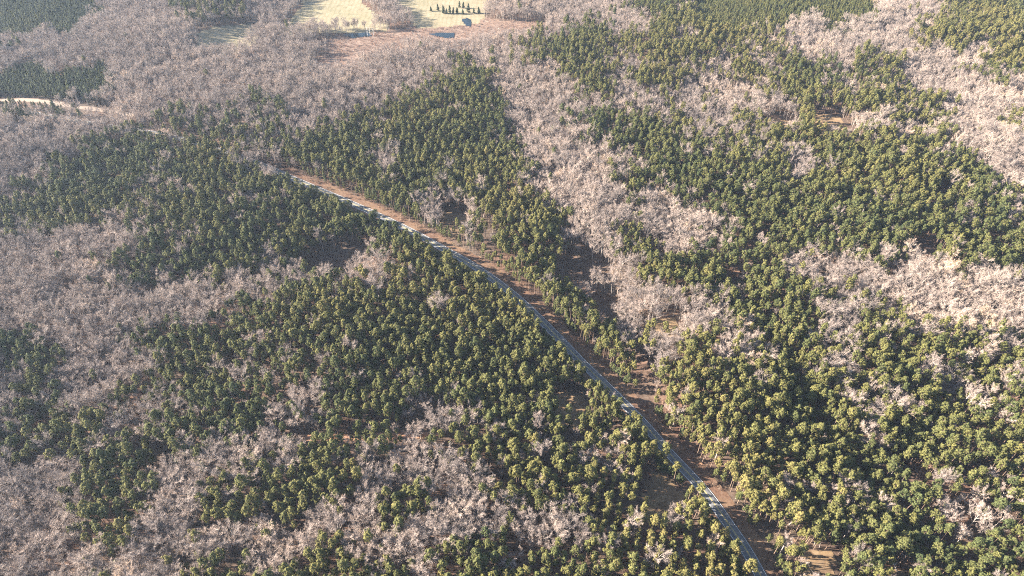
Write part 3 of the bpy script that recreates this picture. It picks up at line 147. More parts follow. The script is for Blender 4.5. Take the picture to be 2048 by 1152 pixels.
[4,34,6,36,4,42,3,1,4,1,1,2,0,5,1,1,4,11,1,2,0,2,1,1,3,2,1,1,2,1,0,3,1,3,2,1,3,1,4,1,3,1,4,2,3,1,1,1,0,1,4,1,0,1,3,2,1,2,0,4,1,1,2,4,1,5,2,1,4,13,2,1,1,1,4,4,1,2,4,1,1,2,2,1,4,11,1,4,2,3,3,6,2,4,1,1,0,5,1,2,0,1,2,3,0,2,4,1,1,3,3,1],
[4,33,6,36,4,43,3,1,4,1,1,2,0,3,1,1,0,1,1,1,4,9,1,2,0,4,1,4,2,1,0,3,1,3,2,2,3,3,4,4,0,3,3,1,1,2,0,5,2,4,1,4,3,1,2,2,4,10,3,1,2,2,4,4,1,1,4,1,1,4,2,1,4,2,3,2,4,8,1,1,4,2,2,4,1,3,3,1,1,2,2,1,1,4,0,5,1,2,3,1,2,3,0,2,1,4],
[4,32,6,28,4,1,6,8,4,45,1,1,4,2,0,3,1,3,2,1,4,7,1,2,0,5,1,2,2,3,0,3,1,2,2,2,3,4,1,2,0,4,3,2,1,2,0,5,1,1,2,2,1,5,2,2,4,10,3,2,2,2,4,2,1,3,4,2,1,1,4,5,3,2,4,10,2,5,1,5,2,2,1,4,0,5,1,2,3,4,0,2,1,3],
[4,33,6,3,4,3,6,12,4,2,6,7,4,1,6,7,4,49,2,1,1,1,0,1,1,1,2,2,4,9,1,1,0,1,1,1,0,1,1,4,2,1,4,2,1,4,2,4,3,5,2,1,0,2,1,1,3,3,1,1,0,5,1,1,2,1,4,2,1,4,2,3,4,8,3,4,2,2,1,9,2,1,4,2,3,3,4,10,2,4,1,5,4,1,2,2,1,1,4,4,0,5,1,1,3,3,0,3,1,2],
[4,33,6,2,4,4,6,4,4,2,6,2,4,7,6,4,4,7,6,2,4,49,2,2,1,2,4,2,2,1,4,4,3,1,2,1,4,3,1,3,0,1,1,2,3,1,1,1,2,1,4,3,1,3,2,2,3,4,2,1,3,2,2,1,1,2,3,4,1,1,0,3,4,2,1,1,2,1,4,3,1,1,2,6,4,7,3,4,2,2,1,2,0,1,1,7,2,3,4,15,2,4,1,3,4,1,2,2,4,6,0,4,1,1,3,2,1,1,0,3,1,1],
[4,32,6,3,4,5,6,1,4,4,6,1,4,8,6,3,4,8,6,2,4,52,2,1,4,2,2,1,4,2,3,2,2,2,4,2,0,5,1,3,3,3,4,2,1,3,0,2,1,1,3,2,1,1,3,2,2,2,1,2,3,1,1,1,3,2,2,1,4,1,0,2,4,2,1,1,2,2,4,2,1,1,2,6,4,8,3,4,2,1,1,3,0,2,1,5,2,3,4,13,2,7,4,7,1,2,0,1,4,2,0,1,4,2,1,1,2,1,3,2,1,4],
[4,30,6,1,4,1,6,2,4,82,2,1,4,1,1,1,2,1,4,2,2,1,4,1,3,3,2,1,0,2,4,1,0,4,1,4,3,3,4,2,1,2,0,4,1,4,2,4,1,1,3,2,2,4,4,5,1,1,4,4,2,7,4,11,2,1,0,6,1,2,0,1,1,2,2,3,4,13,2,7,4,7,1,1,4,7,2,2,3,3,1,2],
[4,32,6,1,4,15,3,1,4,66,2,3,1,1,2,1,4,2,2,1,4,1,3,3,2,2,0,7,1,3,3,3,4,1,1,3,0,6,1,1,2,5,1,1,2,1,3,1,2,4,4,11,2,4,4,1,2,1,4,11,2,2,0,9,1,1,2,3,4,16,2,5,4,14,2,4,3,2,1,1],
[4,48,3,1,4,2,3,1,4,64,2,1,4,5,2,1,4,2,3,2,2,4,0,5,1,4,3,1,0,1,4,1,1,3,0,6,2,1,0,1,2,4,1,1,2,1,3,2,2,3,4,11,2,4,4,14,2,2,0,9,2,3,4,6,1,1,4,10,2,5,4,14,2,4,3,2],
[4,48,3,4,4,73,3,2,2,4,0,6,1,3,3,1,0,10,1,1,2,1,0,3,2,1,1,2,2,1,3,2,2,4,4,11,2,1,4,7,2,1,4,5,1,1,4,3,2,3,0,8,2,3,4,1,1,1,4,2,1,3,4,2,2,1,4,7,2,2,4,1,2,2,4,15,2,4],
[4,48,3,4,4,73,3,2,2,4,0,7,1,1,0,12,1,1,2,1,0,3,1,4,2,6,4,19,2,2,4,4,1,2,4,3,2,1,0,1,2,1,0,3,1,2,0,2,1,1,2,3,4,1,1,1,4,6,1,1,2,1,4,7,2,1,4,19,2,3],
[4,44,3,1,4,2,3,4,4,74,3,2,2,3,1,2,0,6,1,1,0,10,3,2,2,3,0,2,1,4,2,6,4,20,2,1,1,1,4,2,1,3,4,3,2,2,0,5,1,2,0,2,2,3,4,3,1,1,4,4,1,1,2,4,4,5,2,1,4,19,2,2],
[4,44,3,6,4,74,3,1,4,1,3,1,2,3,1,2,0,6,1,1,0,10,3,1,2,4,0,3,1,3,2,3,6,1,2,3,4,19,2,1,1,1,4,2,1,3,4,4,2,1,0,2,1,2,0,1,1,3,0,3,2,2,4,1,1,3,4,2,1,3,2,3,4,26,2,1],
[4,43,3,5,4,76,3,1,4,1,3,1,2,3,1,3,0,5,1,1,0,1,4,1,0,3,3,1,0,5,3,1,2,4,0,2,1,3,2,4,6,1,2,2,4,19,2,2,1,1,4,1,1,6,4,1,2,1,0,1,2,1,1,3,0,1,1,3,0,2,2,1,1,11,2,2,4,27],
[4,43,3,1,6,1,3,2,4,77,3,1,4,1,3,2,2,1,1,3,0,2,3,1,0,3,1,1,0,1,4,2,0,1,4,1,3,2,0,4,3,2,2,2,0,3,1,4,2,5,4,21,2,1,1,11,2,1,1,1,2,1,1,1,0,1,1,3,2,4,1,10,2,3,4,26],
[4,32,6,1,4,4,6,2,4,3,3,1,6,2,3,2,4,79,3,2,2,1,1,1,4,1,3,1,0,1,3,2,0,2,1,3,4,2,0,1,4,1,3,2,0,4,3,2,2,2,0,1,6,1,0,1,1,2,6,1,1,1,2,1,6,2,2,2,4,10,6,1,4,10,2,2,1,11,0,1,2,2,1,4,2,2,1,5,0,1,1,7,2,3,4,13,6,1,4,11],
[4,31,6,3,4,2,6,3,4,2,6,5,3,1,4,1,6,3,4,75,3,1,4,1,2,1,1,1,4,1,3,1,0,1,3,2,0,2,1,3,4,4,3,2,0,6,2,2,0,1,6,2,1,2,6,2,2,1,1,1,6,2,2,2,4,7,6,4,4,9,2,2,1,11,2,1,0,2,1,3,0,3,2,1,1,13,2,4,4,11,6,2,4,10],
[4,30,6,3,4,2,6,2,4,3,6,10,4,3,6,4,4,71,2,2,4,1,3,1,4,1,3,2,0,2,1,3,3,1,4,3,3,3,0,6,2,1,0,2,6,5,1,1,2,1,6,2,2,2,6,1,4,6,6,2,4,12,2,2,1,11,0,4,1,2,0,2,2,1,1,14,2,4,4,11,6,3,4,8],
[4,27,6,1,4,1,6,4,4,1,6,3,4,2,6,11,4,2,6,4,4,17,2,1,4,55,2,1,4,1,3,1,4,2,3,1,0,2,1,3,3,1,4,3,3,4,0,8,6,12,4,7,6,2,4,4,6,1,4,6,2,3,1,10,0,8,2,2,1,1,0,2,1,10,2,5,4,11,6,3,4,7],
[4,27,6,5,4,1,6,23,4,17,2,2,4,1,5,1,4,52,2,1,4,1,3,1,4,1,3,3,1,1,3,4,4,4,3,4,0,6,6,14,4,1,6,1,4,3,6,4,4,3,6,1,4,6,2,4,1,8,0,1,1,1,0,7,1,1,2,2,1,1,0,2,1,10,2,5,4,12,6,2,4,6],
[4,27,6,29,4,16,2,4,5,1,4,56,3,3,1,2,3,3,4,4,3,4,0,3,2,1,0,2,6,17,4,2,6,6,4,10,2,3,1,7,0,10,2,3,0,5,1,8,2,5,4,11,6,3,4,5],
[4,27,6,11,3,1,6,16,4,17,2,4,5,1,4,56,3,1,0,1,3,1,4,1,1,1,3,3,4,4,3,4,0,3,2,1,0,2,6,18,4,1,6,8,4,1,6,1,4,6,2,4,1,6,0,19,1,8,2,4,4,11,6,4,4,4],
[2,2,4,1,2,2,4,20,6,30,4,17,2,4,5,2,2,2,4,53,3,3,4,1,1,1,3,3,4,5,3,3,0,3,2,3,6,18,4,1,6,11,4,6,2,3,1,5,0,1,1,1,0,18,1,1,0,1,1,6,2,2,4,2,2,1,4,13,6,2,4,1,6,2],
[2,4,4,18,6,33,4,17,2,4,5,2,2,3,4,53,3,2,4,5,3,1,4,4,3,3,1,1,0,1,2,1,1,1,2,2,6,30,4,7,2,2,1,5,0,21,1,8,2,2,4,12,6,2,4,2,6,2,4,1,6,1],
[2,4,4,19,6,32,4,16,2,4,5,3,2,3,4,53,3,2,4,5,3,1,4,4,3,2,1,3,2,4,6,30,4,8,2,2,1,5,0,19,1,8,4,13,6,5,4,2,6,1,4,2],
[2,4,4,18,6,33,4,14,2,6,5,2,2,4,4,53,3,1,4,10,2,1,1,5,0,1,2,3,6,30,4,8,2,1,4,2,1,5,0,18,1,1,0,2,1,5,4,13,6,6,4,1,6,2,4,1],
[2,3,4,18,6,36,4,12,2,6,5,1,2,4,4,62,2,2,4,1,2,1,1,5,2,5,6,30,4,11,1,5,0,18,1,1,0,2,1,5,4,12,6,7,4,1,6,2],
[2,2,4,19,6,35,4,13,2,5,5,2,2,4,4,62,2,4,1,5,2,5,6,30,4,12,1,2,0,25,1,4,4,12,6,9],
[2,1,4,18,6,34,4,1,6,2,4,12,2,4,5,1,2,1,5,1,2,5,4,63,2,3,1,5,2,5,6,30,4,13,1,2,0,24,1,4,4,14,6,7],
[4,18,6,37,4,13,2,4,5,1,2,1,5,1,2,4,4,66,2,2,1,5,2,4,6,31,4,12,1,3,0,23,1,5,4,14,6,6],
[4,17,6,37,4,14,2,4,5,3,2,4,4,66,2,2,1,6,2,3,6,31,4,13,1,2,0,23,1,6,4,14,6,5],
[2,1,4,16,6,36,4,15,2,4,5,3,2,4,4,67,2,1,1,6,2,4,6,31,4,12,1,3,0,24,1,3,4,15,6,5],
[4,17,6,35,4,16,2,3,5,4,2,1,4,1,2,2,4,67,2,1,1,6,2,4,6,32,4,11,1,4,0,24,1,2,4,16,6,4],
[4,17,6,35,4,15,2,6,5,2,2,1,4,1,2,2,4,66,2,3,1,6,2,3,6,32,4,11,1,4,0,25,1,2,4,16,6,3],
[4,16,6,36,4,15,2,7,5,1,2,3,4,67,2,3,1,5,2,4,6,33,4,11,1,4,0,24,1,3,4,16,6,2],
[4,15,6,37,4,15,2,6,5,2,2,2,4,68,2,3,1,5,2,4,6,34,4,10,1,4,0,24,1,5,4,15,6,1],
[4,14,6,38,4,15,2,6,5,2,2,1,4,69,2,3,1,4,2,5,6,35,4,9,1,5,0,24,1,5,4,12,6,2,4,1],
[4,13,6,38,4,15,2,3,5,1,2,2,5,1,4,1,2,2,4,69,2,3,1,4,2,5,6,36,4,8,1,5,0,25,1,4,4,13,6,2],
[4,12,6,39,4,15,2,3,5,1,2,1,5,1,4,3,2,1,4,69,2,3,1,5,2,4,6,36,4,9,1,4,0,27,1,2,4,14,6,1],
[4,10,6,41,4,15,2,5,5,1,4,3,2,1,4,70,2,1,1,7,2,3,6,20,4,1,6,14,4,11,1,4,0,27,1,1,4,15],
[4,9,6,42,4,15,2,5,4,75,2,1,1,7,2,3,6,21,4,1,6,13,4,13,1,2,0,27,1,2,4,14],
[4,8,6,41,4,1,6,1,4,16,2,3,5,1,4,75,2,2,1,7,2,2,6,21,4,2,6,12,4,13,1,3,0,27,1,1,4,14],
[4,8,6,40,4,19,2,3,5,1,4,67,1,1,4,7,2,2,1,7,2,2,6,22,4,2,6,11,4,13,1,3,0,22,1,2,0,1,1,4,4,13],
[4,7,6,39,4,21,2,3,4,67,3,2,1,1,4,6,2,3,1,7,2,2,6,21,4,3,6,12,4,11,1,2,0,24,1,2,0,1,1,4,4,4,1,1,2,1,4,6],
[4,6,6,40,4,22,2,1,5,1,4,67,3,1,1,2,4,6,2,2,4,1,1,7,2,2,6,17,4,1,6,4,4,2,6,14,4,9,1,2,0,5,1,1,0,19,1,6,4,5,2,3,4,4],
[4,6,6,38,4,24,2,1,4,64,3,4,1,2,4,7,2,2,4,1,1,7,2,2,6,18,4,1,6,3,4,3,6,13,4,10,1,3,0,24,1,1,0,1,1,5,4,3,1,1,2,4,4,2],
[4,5,6,38,4,90,3,3,1,3,4,7,2,2,1,8,2,2,6,18,4,10,6,10,4,11,1,3,0,26,1,5,4,3,1,1,2,4,4,1],
[4,4,6,3,4,1,6,34,4,91,3,4,1,3,4,6,2,2,1,2,2,1,3,1,0,3,2,1,0,2,6,19,4,10,6,9,4,9,1,2,4,1,1,3,0,26,1,5,4,3,1,1,2,1,4,2,2,1],
[4,5,6,1,4,1,6,35,4,91,3,5,1,2,3,2,4,6,1,2,4,1,3,2,0,6,6,1,0,1,6,16,4,11,6,1,4,2,6,6,4,8,1,2,4,2,1,4,0,22,1,1,0,1,1,1,0,1,1,4,4,2,1,2,4,3],
[4,4,6,1,4,1,6,35,4,93,3,4,1,2,3,2,4,7,3,4,0,6,6,1,0,1,6,16,4,11,6,1,4,4,6,4,4,8,2,1,1,2,4,1,1,5,0,20,1,10,4,2,1,1,2,1,4,2],
[4,6,6,35,4,88,2,2,4,3,3,4,1,2,3,2,4,2,3,1,4,4,3,3,0,9,6,17,4,10,6,2,4,3,6,3,4,10,1,8,0,20,1,11,4,1,1,2,2,1,4,1],
[4,5,6,35,4,87,3,2,2,2,4,4,3,3,1,2,3,3,4,1,3,1,4,4,3,3,0,10,6,16,4,11,6,1,4,4,6,2,4,10,1,9,0,20,1,13,2,2],
[4,5,6,35,4,87,3,3,2,1,1,1,4,3,3,3,1,3,3,4,4,4,3,3,0,10,6,16,4,11,6,2,4,4,6,1,4,10,1,10,0,20,1,12,2,2],
[4,5,6,34,4,87,3,4,2,1,1,2,4,2,3,3,1,3,3,4,4,4,3,3,0,10,6,17,4,10,6,2,4,13,2,2,1,11,0,7,1,1,0,11,1,12,2,2],
[4,6,6,32,4,87,3,5,2,1,1,1,0,1,3,1,4,1,3,3,1,4,3,3,4,4,3,4,0,9,6,17,4,10,6,3,4,12,2,3,1,10,0,8,1,1,0,11,1,12,2,1],
[4,5,6,31,4,89,3,3,2,3,1,1,0,2,3,4,1,4,3,3,0,1,4,3,3,4,0,10,6,17,4,9,6,3,4,13,2,2,1,11,0,19,1,13],
[4,4,6,31,4,90,3,2,2,4,1,2,0,1,3,4,1,4,3,3,0,1,4,4,3,4,0,9,6,15,2,1,6,1,4,9,6,3,4,13,2,3,1,10,0,3,2,2,0,5,1,2,2,1,0,7,1,12],
[4,2,6,31,4,92,3,1,2,3,4,1,2,1,1,2,0,1,3,4,1,1,0,1,1,1,3,4,4,5,0,1,3,3,0,10,6,16,4,9,6,3,4,13,2,3,1,11,0,2,2,3,0,4,1,2,2,2,0,6,1,12],
[4,1,6,31,4,93,3,1,2,3,4,2,1,3,0,1,3,3,1,1,0,1,1,1,3,4,4,4,0,2,3,2,0,7,2,2,0,2,6,8,2,4,6,4,4,11,6,1,4,13,2,4,1,11,2,6,0,3,1,1,2,3,0,6,1,11],
[6,32,4,93,3,2,2,2,4,2,1,3,0,2,3,2,0,2,1,1,3,4,4,2,0,5,3,1,0,7,3,1,2,2,0,4,1,1,6,4,2,4,6,3,2,1,6,1,4,10,6,1,4,14,2,4,1,11,2,5,1,1,0,2,1,2,2,3,0,6,1,10],
[6,8,4,2,6,21,4,94,3,2,2,5,1,2,0,7,3,5,4,1,0,5,3,1,0,7,3,1,2,2,0,3,1,4,6,2,2,5,6,2,2,1,6,1,4,9,6,1,4,1,6,1,4,13,2,5,1,11,2,4,1,5,2,5,0,3,1,11],
[6,6,4,6,6,7,3,2,6,9,4,95,3,3,2,3,1,3,0,7,1,1,3,1,1,2,4,2,0,5,3,1,0,7,3,1,2,2,0,4,1,3,6,1,1,2,2,4,6,2,2,2,4,10,6,3,4,13,2,4,1,12,2,2,1,6,2,6,0,2,1,11],
[6,5,4,8,6,5,3,2,6,6,4,1,6,3,4,96,3,3,2,2,1,3,0,8,1,3,0,13,3,3,2,3,0,3,1,6,2,8,4,10,6,4,4,12,2,4,1,13,2,1,1,7,2,6,0,2,1,10],
[6,4,4,9,6,5,3,2,6,5,4,2,6,2,4,3,6,1,4,93,3,3,2,2,1,4,0,7,1,3,0,13,3,2,2,5,0,4,1,5,2,8,4,9,6,5,4,11,2,4,1,13,2,2,1,7,2,6,0,2,1,9],
[6,3,4,10,6,4,3,3,6,4,4,3,6,1,4,4,6,1,4,93,3,3,2,2,1,4,0,7,1,3,0,13,3,2,2,4,0,6,1,4,2,1,1,1,2,6,4,10,6,4,4,12,2,3,1,14,2,2,1,8,2,4,1,1,0,3,1,7],
[4,14,3,7,6,2,4,8,6,1,4,94,3,3,2,3,1,4,0,6,1,3,0,12,3,3,2,4,0,3,6,1,0,2,1,4,2,1,1,2,2,4,4,11,6,5,4,11,2,4,1,14,2,2,1,8,2,4,1,10],
[4,13,3,7,4,1,6,2,4,8,6,1,4,94,3,3,2,3,1,4,0,6,1,3,0,12,3,3,2,5,0,2,6,1,0,2,1,4,2,2,1,1,2,5,4,1,2,1,4,9,6,4,4,10,2,5,1,14,2,2,1,8,2,5,1,9],
[4,12,3,4,6,1,3,3,6,2,4,103,3,4,2,3,1,4,0,6,1,3,0,12,3,4,2,4,0,5,1,4,2,2,1,1,2,5,4,11,6,2,4,12,2,6,1,13,2,2,1,9,2,5,1,8],
[4,11,3,8,4,1,6,1,4,104,3,4,2,3,1,5,0,5,1,3,0,13,3,4,2,3,0,6,1,4,2,2,1,1,2,4,4,11,6,2,4,13,2,5,1,14,2,2,1,8,2,5,1,8],
[4,10,3,9,4,106,3,4,2,3,1,5,0,5,1,4,0,12,3,5,2,2,0,6,1,4,2,2,1,1,2,4,4,12,6,1,4,15,2,4,1,13,2,2,1,9,2,4,1,8],
[4,10,3,8,4,107,3,1,2,1,3,2,2,3,1,5,0,5,1,4,0,12,3,5,2,2,0,6,1,4,2,2,1,1,2,5,4,11,6,2,4,14,2,5,1,12,2,3,1,6,0,1,1,2,2,3,1,8],
[4,9,3,8,4,108,3,4,2,3,1,4,0,6,1,4,0,12,3,5,2,2,0,7,1,3,2,8,4,12,6,1,4,15,2,4,1,12,2,4,1,5,0,1,1,2,2,8,1,3],
]


def _hash(ix, iy, s):
    v = np.sin(ix * 127.1 + iy * 311.7 + s * 74.7) * 43758.5453
    return v - np.floor(v)
def vnoise(x, y, s=0):
    ix = np.floor(x); iy = np.floor(y); fx = x - ix; fy = y - iy
    fx = fx * fx * (3 - 2 * fx); fy = fy * fy * (3 - 2 * fy)
    a = _hash(ix, iy, s); b = _hash(ix + 1, iy, s); c = _hash(ix, iy + 1, s); d = _hash(ix + 1, iy + 1, s)
    return (a * (1 - fx) + b * fx) * (1 - fy) + (c * (1 - fx) + d * fx) * fy
def fnoise(x, y, s=0):
    return vnoise(x, y, s) * .55 + vnoise(x * 2.1 + 5, y * 2.1, s + 1) * .3 + vnoise(x * 4.3, y * 4.3 + 9, s + 2) * .15
def polydist(x, y, pts):
    best = np.full(x.shape, 1e9); par = np.zeros(x.shape); acc = 0.0
    for (x0, y0), (x1, y1) in zip(pts[:-1], pts[1:]):
        dx, dy = x1 - x0, y1 - y0; L2 = dx * dx + dy * dy
        t = np.clip(((x - x0) * dx + (y - y0) * dy) / L2, 0, 1)
        d = np.hypot(x - x0 - t * dx, y - y0 - t * dy)
        m = d < best; best = np.where(m, d, best); par = np.where(m, acc + t * math.sqrt(L2), par); acc += math.sqrt(L2)
    return best, par
def sstep(a, b, v):
    t = np.clip((v - a) / (b - a), 0, 1); return t * t * (3 - 2 * t)
def terrain_raw(x, y):
    h = (fnoise(x / 260 + 3.3, y / 260 + 1.7, 5) - .5) * 26 + (vnoise(x / 70, y / 70, 9) - .5) * 4.5
    far = sstep(650, 1000, y)
    h = h + far * (vnoise(x / 190 + 7, y / 190, 13) - .4) * 26
    for cx, cy, r, d in HOLLOWS:
        h = h + d * np.exp(-((x - cx) ** 2 + (y - cy) ** 2) / (r * r))
    for pts, w, d in DRAWS:
        dist, _ = polydist(x, y, pts)
        h = h + d * np.exp(-(dist / w) ** 2)
    mx, my, ma, mb = MARSH_FLAT
    e = np.sqrt(((x - mx) / ma) ** 2 + ((y - my) / mb) ** 2)
    return h * sstep(.85, 1.35, e) - 4.0 * (1 - sstep(.85, 1.35, e))
_rp = np.array(ROAD); _rh = terrain_raw(_rp[:, 0], _rp[:, 1])
for _ in range(12):
    _rh[1:-1] = (_rh[:-2] + _rh[1:-1] * 2 + _rh[2:]) / 4
_rs = np.concatenate([[0], np.cumsum(np.hypot(np.diff(_rp[:, 0]), np.diff(_rp[:, 1])))])
def terrain(x, y):
    x = np.asarray(x, float); y = np.asarray(y, float)
    h = terrain_raw(x, y)
    d, s = polydist(x, y, ROAD)
    w = 1 - sstep(11, 34, d)
    return h * (1 - w) + np.interp(s, _rs, _rh) * w

# ------------------------------------------------------------------ helpers
def tag(o, label=None, cat=None, group=None, kind=None):
    if label: o['label'] = label
    if cat: o['category'] = cat
    if group: o['group'] = group
    if kind: o['kind'] = kind
    return o
def mesh_from(name, V, F, mats, midx=None, smooth=False):
    me = bpy.data.meshes.new(name)
    V = np.asarray(V, np.float32).reshape(-1, 3)
    if isinstance(F, np.ndarray):
        n, k = F.shape
        me.vertices.add(len(V)); me.vertices.foreach_set('co', V.ravel())
        me.loops.add(n * k); me.loops.foreach_set('vertex_index', F.astype(np.int32).ravel())
        me.polygons.add(n); me.polygons.foreach_set('loop_start', np.arange(0, n * k, k, dtype=np.int32))
        me.polygons.foreach_set('loop_total', np.full(n, k, np.int32))
    else:
        me.from_pydata([tuple(map(float, v)) for v in V], [], F)
    for m in mats: me.materials.append(m)
    if midx is not None: me.polygons.foreach_set('material_index', np.asarray(midx, np.int32))
    if smooth: me.polygons.foreach_set('use_smooth', np.ones(len(me.polygons), bool))
    me.update(calc_edges=True)
    return me
def link(name, data, parent=None):
    o = bpy.data.objects.new(name, data); col.objects.link(o)
    if parent is not None: o.parent = parent
    return o

# ------------------------------------------------------------------ materials
def new_mat(name):
    m = bpy.data.materials.new(name); m.use_nodes = True
    nt = m.node_tree; b = nt.nodes['Principled BSDF']
    b.inputs['Roughness'].default_value = .9; b.inputs['Specular IOR Level'].default_value = .15
    return m, nt, b
def ramp(nt, stops):
    r = nt.nodes.new('ShaderNodeValToRGB'); e = r.color_ramp.elements
    while len(e) < len(stops): e.new(.5)
    for k, (p, c) in enumerate(stops):
        e[k].position = p; e[k].color = (*c, 1)
    return r
def noise_node(nt, scale, detail=4, rough=.6, dist=0):
    n = nt.nodes.new('ShaderNodeTexNoise'); n.inputs['Scale'].default_value = scale
    n.inputs['Detail'].default_value = detail; n.inputs['Roughness'].default_value = rough
    n.inputs['Distortion'].default_value = dist
    g = nt.nodes.new('ShaderNodeNewGeometry'); nt.links.new(g.outputs['Position'], n.inputs['Vector'])
    return n
def mixc(nt, fac, a, b, mode='MIX'):
    m = nt.nodes.new('ShaderNodeMix'); m.data_type = 'RGBA'; m.blend_type = mode
    for sock, v in ((m.inputs[0], fac), (m.inputs[6], a), (m.inputs[7], b)):
        if hasattr(v, 'default_value') or hasattr(v, 'is_output'): nt.links.new(v, sock)
        elif isinstance(v, (int, float)): sock.default_value = v
        else: sock.default_value = (*v, 1)
    return m.outputs[2]
def ground_mat(name, stops, scale, stops2=None, scale2=.02, bump=.4):
    m, nt, b = new_mat(name)
    n1 = noise_node(nt, scale, 6, .7); r1 = ramp(nt, stops); nt.links.new(n1.outputs[0], r1.inputs[0])
    c = r1.outputs[0]
    if stops2:
        n2 = noise_node(nt, scale2, 4, .6, .5); r2 = ramp(nt, [(.38, (0, 0, 0)), (.62, (1, 1, 1))])
        nt.links.new(n2.outputs[0], r2.inputs[0])
        r3 = ramp(nt, stops2); nt.links.new(n1.outputs[0], r3.inputs[0])
        c = mixc(nt, r2.outputs[0], c, r3.outputs[0])
    nt.links.new(c, b.inputs['Base Color'])
    bp = nt.nodes.new('ShaderNodeBump'); bp.inputs['Strength'].default_value = bump; bp.inputs['Distance'].default_value = .3
    nt.links.new(n1.outputs[0], bp.inputs['Height']); nt.links.new(bp.outputs[0], b.inputs['Normal'])
    return m
M_ground = ground_mat('leaf_litter', [(.3, (0.035, 0.025, 0.018)), (.5, (0.070, 0.049, 0.036)), (.72, (0.106, 0.079, 0.058))], .35,
                      [(.3, (0.041, 0.023, 0.016)), (.5, (0.089, 0.048, 0.031)), (.72, (0.126, 0.084, 0.057))], .018)
M_verge = ground_mat('verge_litter', [(.3, (0.038, 0.022, 0.016)), (.5, (0.082, 0.044, 0.029)), (.72, (0.129, 0.082, 0.054))], .5,
                     [(.3, (0.076, 0.047, 0.028)), (.5, (0.113, 0.069, 0.042)), (.72, (0.153, 0.106, 0.065))], .03)
M_field = ground_mat('dry_pasture', [(.3, (0.133, 0.105, 0.063)), (.5, (0.181, 0.145, 0.092)), (.7, (0.218, 0.176, 0.117))], .12,
                     [(.3, (0.115, 0.101, 0.057)), (.5, (0.160, 0.135, 0.079)), (.7, (0.200, 0.166, 0.108))], .012, .2)
M_marsh = ground_mat('marsh_bed', [(.3, (0.055, 0.038, 0.031)), (.5, (0.114, 0.078, 0.059)), (.7, (0.169, 0.124, 0.094))], .16,
                     [(.3, (0.083, 0.050, 0.036)), (.5, (0.138, 0.089, 0.064)), (.7, (0.186, 0.138, 0.104))], .02)
M_clear = ground_mat('clearing_grass', [(.3, (0.111, 0.069, 0.036)), (.5, (0.182, 0.121, 0.065)), (.7, (0.224, 0.162, 0.097))], .3,
                     [(.3, (0.076, 0.048, 0.029)), (.5, (0.122, 0.079, 0.046)), (.7, (0.167, 0.116, 0.068))], .05)
M_track = ground_mat('sandy_track', [(.3, (0.143, 0.105, 0.077)), (.5, (0.187, 0.143, 0.110)), (.7, (0.220, 0.176, 0.143))], .6, None)
M_clay = ground_mat('clay_track', [(.3, (0.161, 0.079, 0.044)), (.5, (0.242, 0.128, 0.075)), (.7, (0.297, 0.184, 0.114))], .6, None)
M_asphalt = ground_mat('asphalt', [(.3, (0.076, 0.076, 0.080)), (.5, (0.109, 0.109, 0.109)), (.7, (0.137, 0.134, 0.131))], .5, None, .1, .1)
M_yellow = ground_mat('yellow_paint', [(.3, (.50, .36, .06)), (.7, (.62, .45, .10))], 1.2, None, .1, 0)
M_white = ground_mat('white_paint', [(.3, (.62, .62, .60)), (.7, (.80, .80, .78))], 1.2, None, .1, 0)
m, nt, b = new_mat('pond_water'); M_water = m
b.inputs['Base Color'].default_value = (.006, .010, .012, 1); b.inputs['Roughness'].default_value = .2
b.inputs['Specular IOR Level'].default_value = .2

def tint_node(nt, name='tint'):
    a = nt.nodes.new('ShaderNodeAttribute'); a.attribute_type = 'INSTANCER'; a.attribute_name = name
    return a.outputs['Fac']
def leaf_mat(name, stops, translucent=.25, var=.5):
    m, nt, b = new_mat(name)
    r = ramp(nt, stops); nt.links.new(tint_node(nt), r.inputs[0])
    n = noise_node(nt, .55, 2, .5); rr = ramp(nt, [(.3, (1 - var,) * 3), (.7, (1 + var * .6,) * 3)]); nt.links.new(n.outputs[0], rr.inputs[0])
    c = mixc(nt, 1.0, r.outputs[0], rr.outputs[0], 'MULTIPLY')
    nt.links.new(c, b.inputs['Base Color']); b.inputs['Roughness'].default_value = .75
    if translucent:
        t = nt.nodes.new('ShaderNodeBsdfTranslucent'); nt.links.new(c, t.inputs['Color'])
        mx = nt.nodes.new('ShaderNodeMixShader'); mx.inputs[0].default_value = translucent
        nt.links.new(b.outputs[0], mx.inputs[1]); nt.links.new(t.outputs[0], mx.inputs[2])
        nt.links.new(mx.outputs[0], nt.nodes['Material Output'].inputs['Surface'])
    return m
M_needle = leaf_mat('pine_needles', [(0, (.032, .05, .022)), (.35, (.072, .079, .026)), (.7, (.122, .112, .034)), (1, (.17, .137, .046))], .12)
M_twig = leaf_mat('bare_twigs', [(0, (.20, .16, .14)), (.4, (.28, .22, .185)), (.75, (.37, .285, .23)), (1, (.44, .31, .21))], 0, .25)
M_limb = leaf_mat('pale_bark', [(0, (.22, .19, .165)), (.5, (.32, .275, .235)), (1, (.40, .34, .28))], 0, .3)
M_pbark = leaf_mat('pine_bark', [(0, (.13, .085, .06)), (1, (.21, .15, .11))], 0, .3)
M_bush = leaf_mat('scrub', [(0, (.06, .075, .03)), (.3, (.17, .12, .08)), (.7, (.27, .18, .12)), (1, (.34, .20, .12))], .1, .3)
M_marshbush = leaf_mat('marsh_scrub', [(0, (.17, .10, .08)), (.5, (.28, .17, .12)), (1, (.38, .26, .19))], 0, .3)
M_cedar = leaf_mat('cedar_foliage', [(0, (.018, .035, .018)), (1, (.04, .06, .025))], .1, .4)
M_snag = leaf_mat('bleached_wood', [(0, (.45, .42, .38)), (1, (.62, .59, .54))], 0, .15)

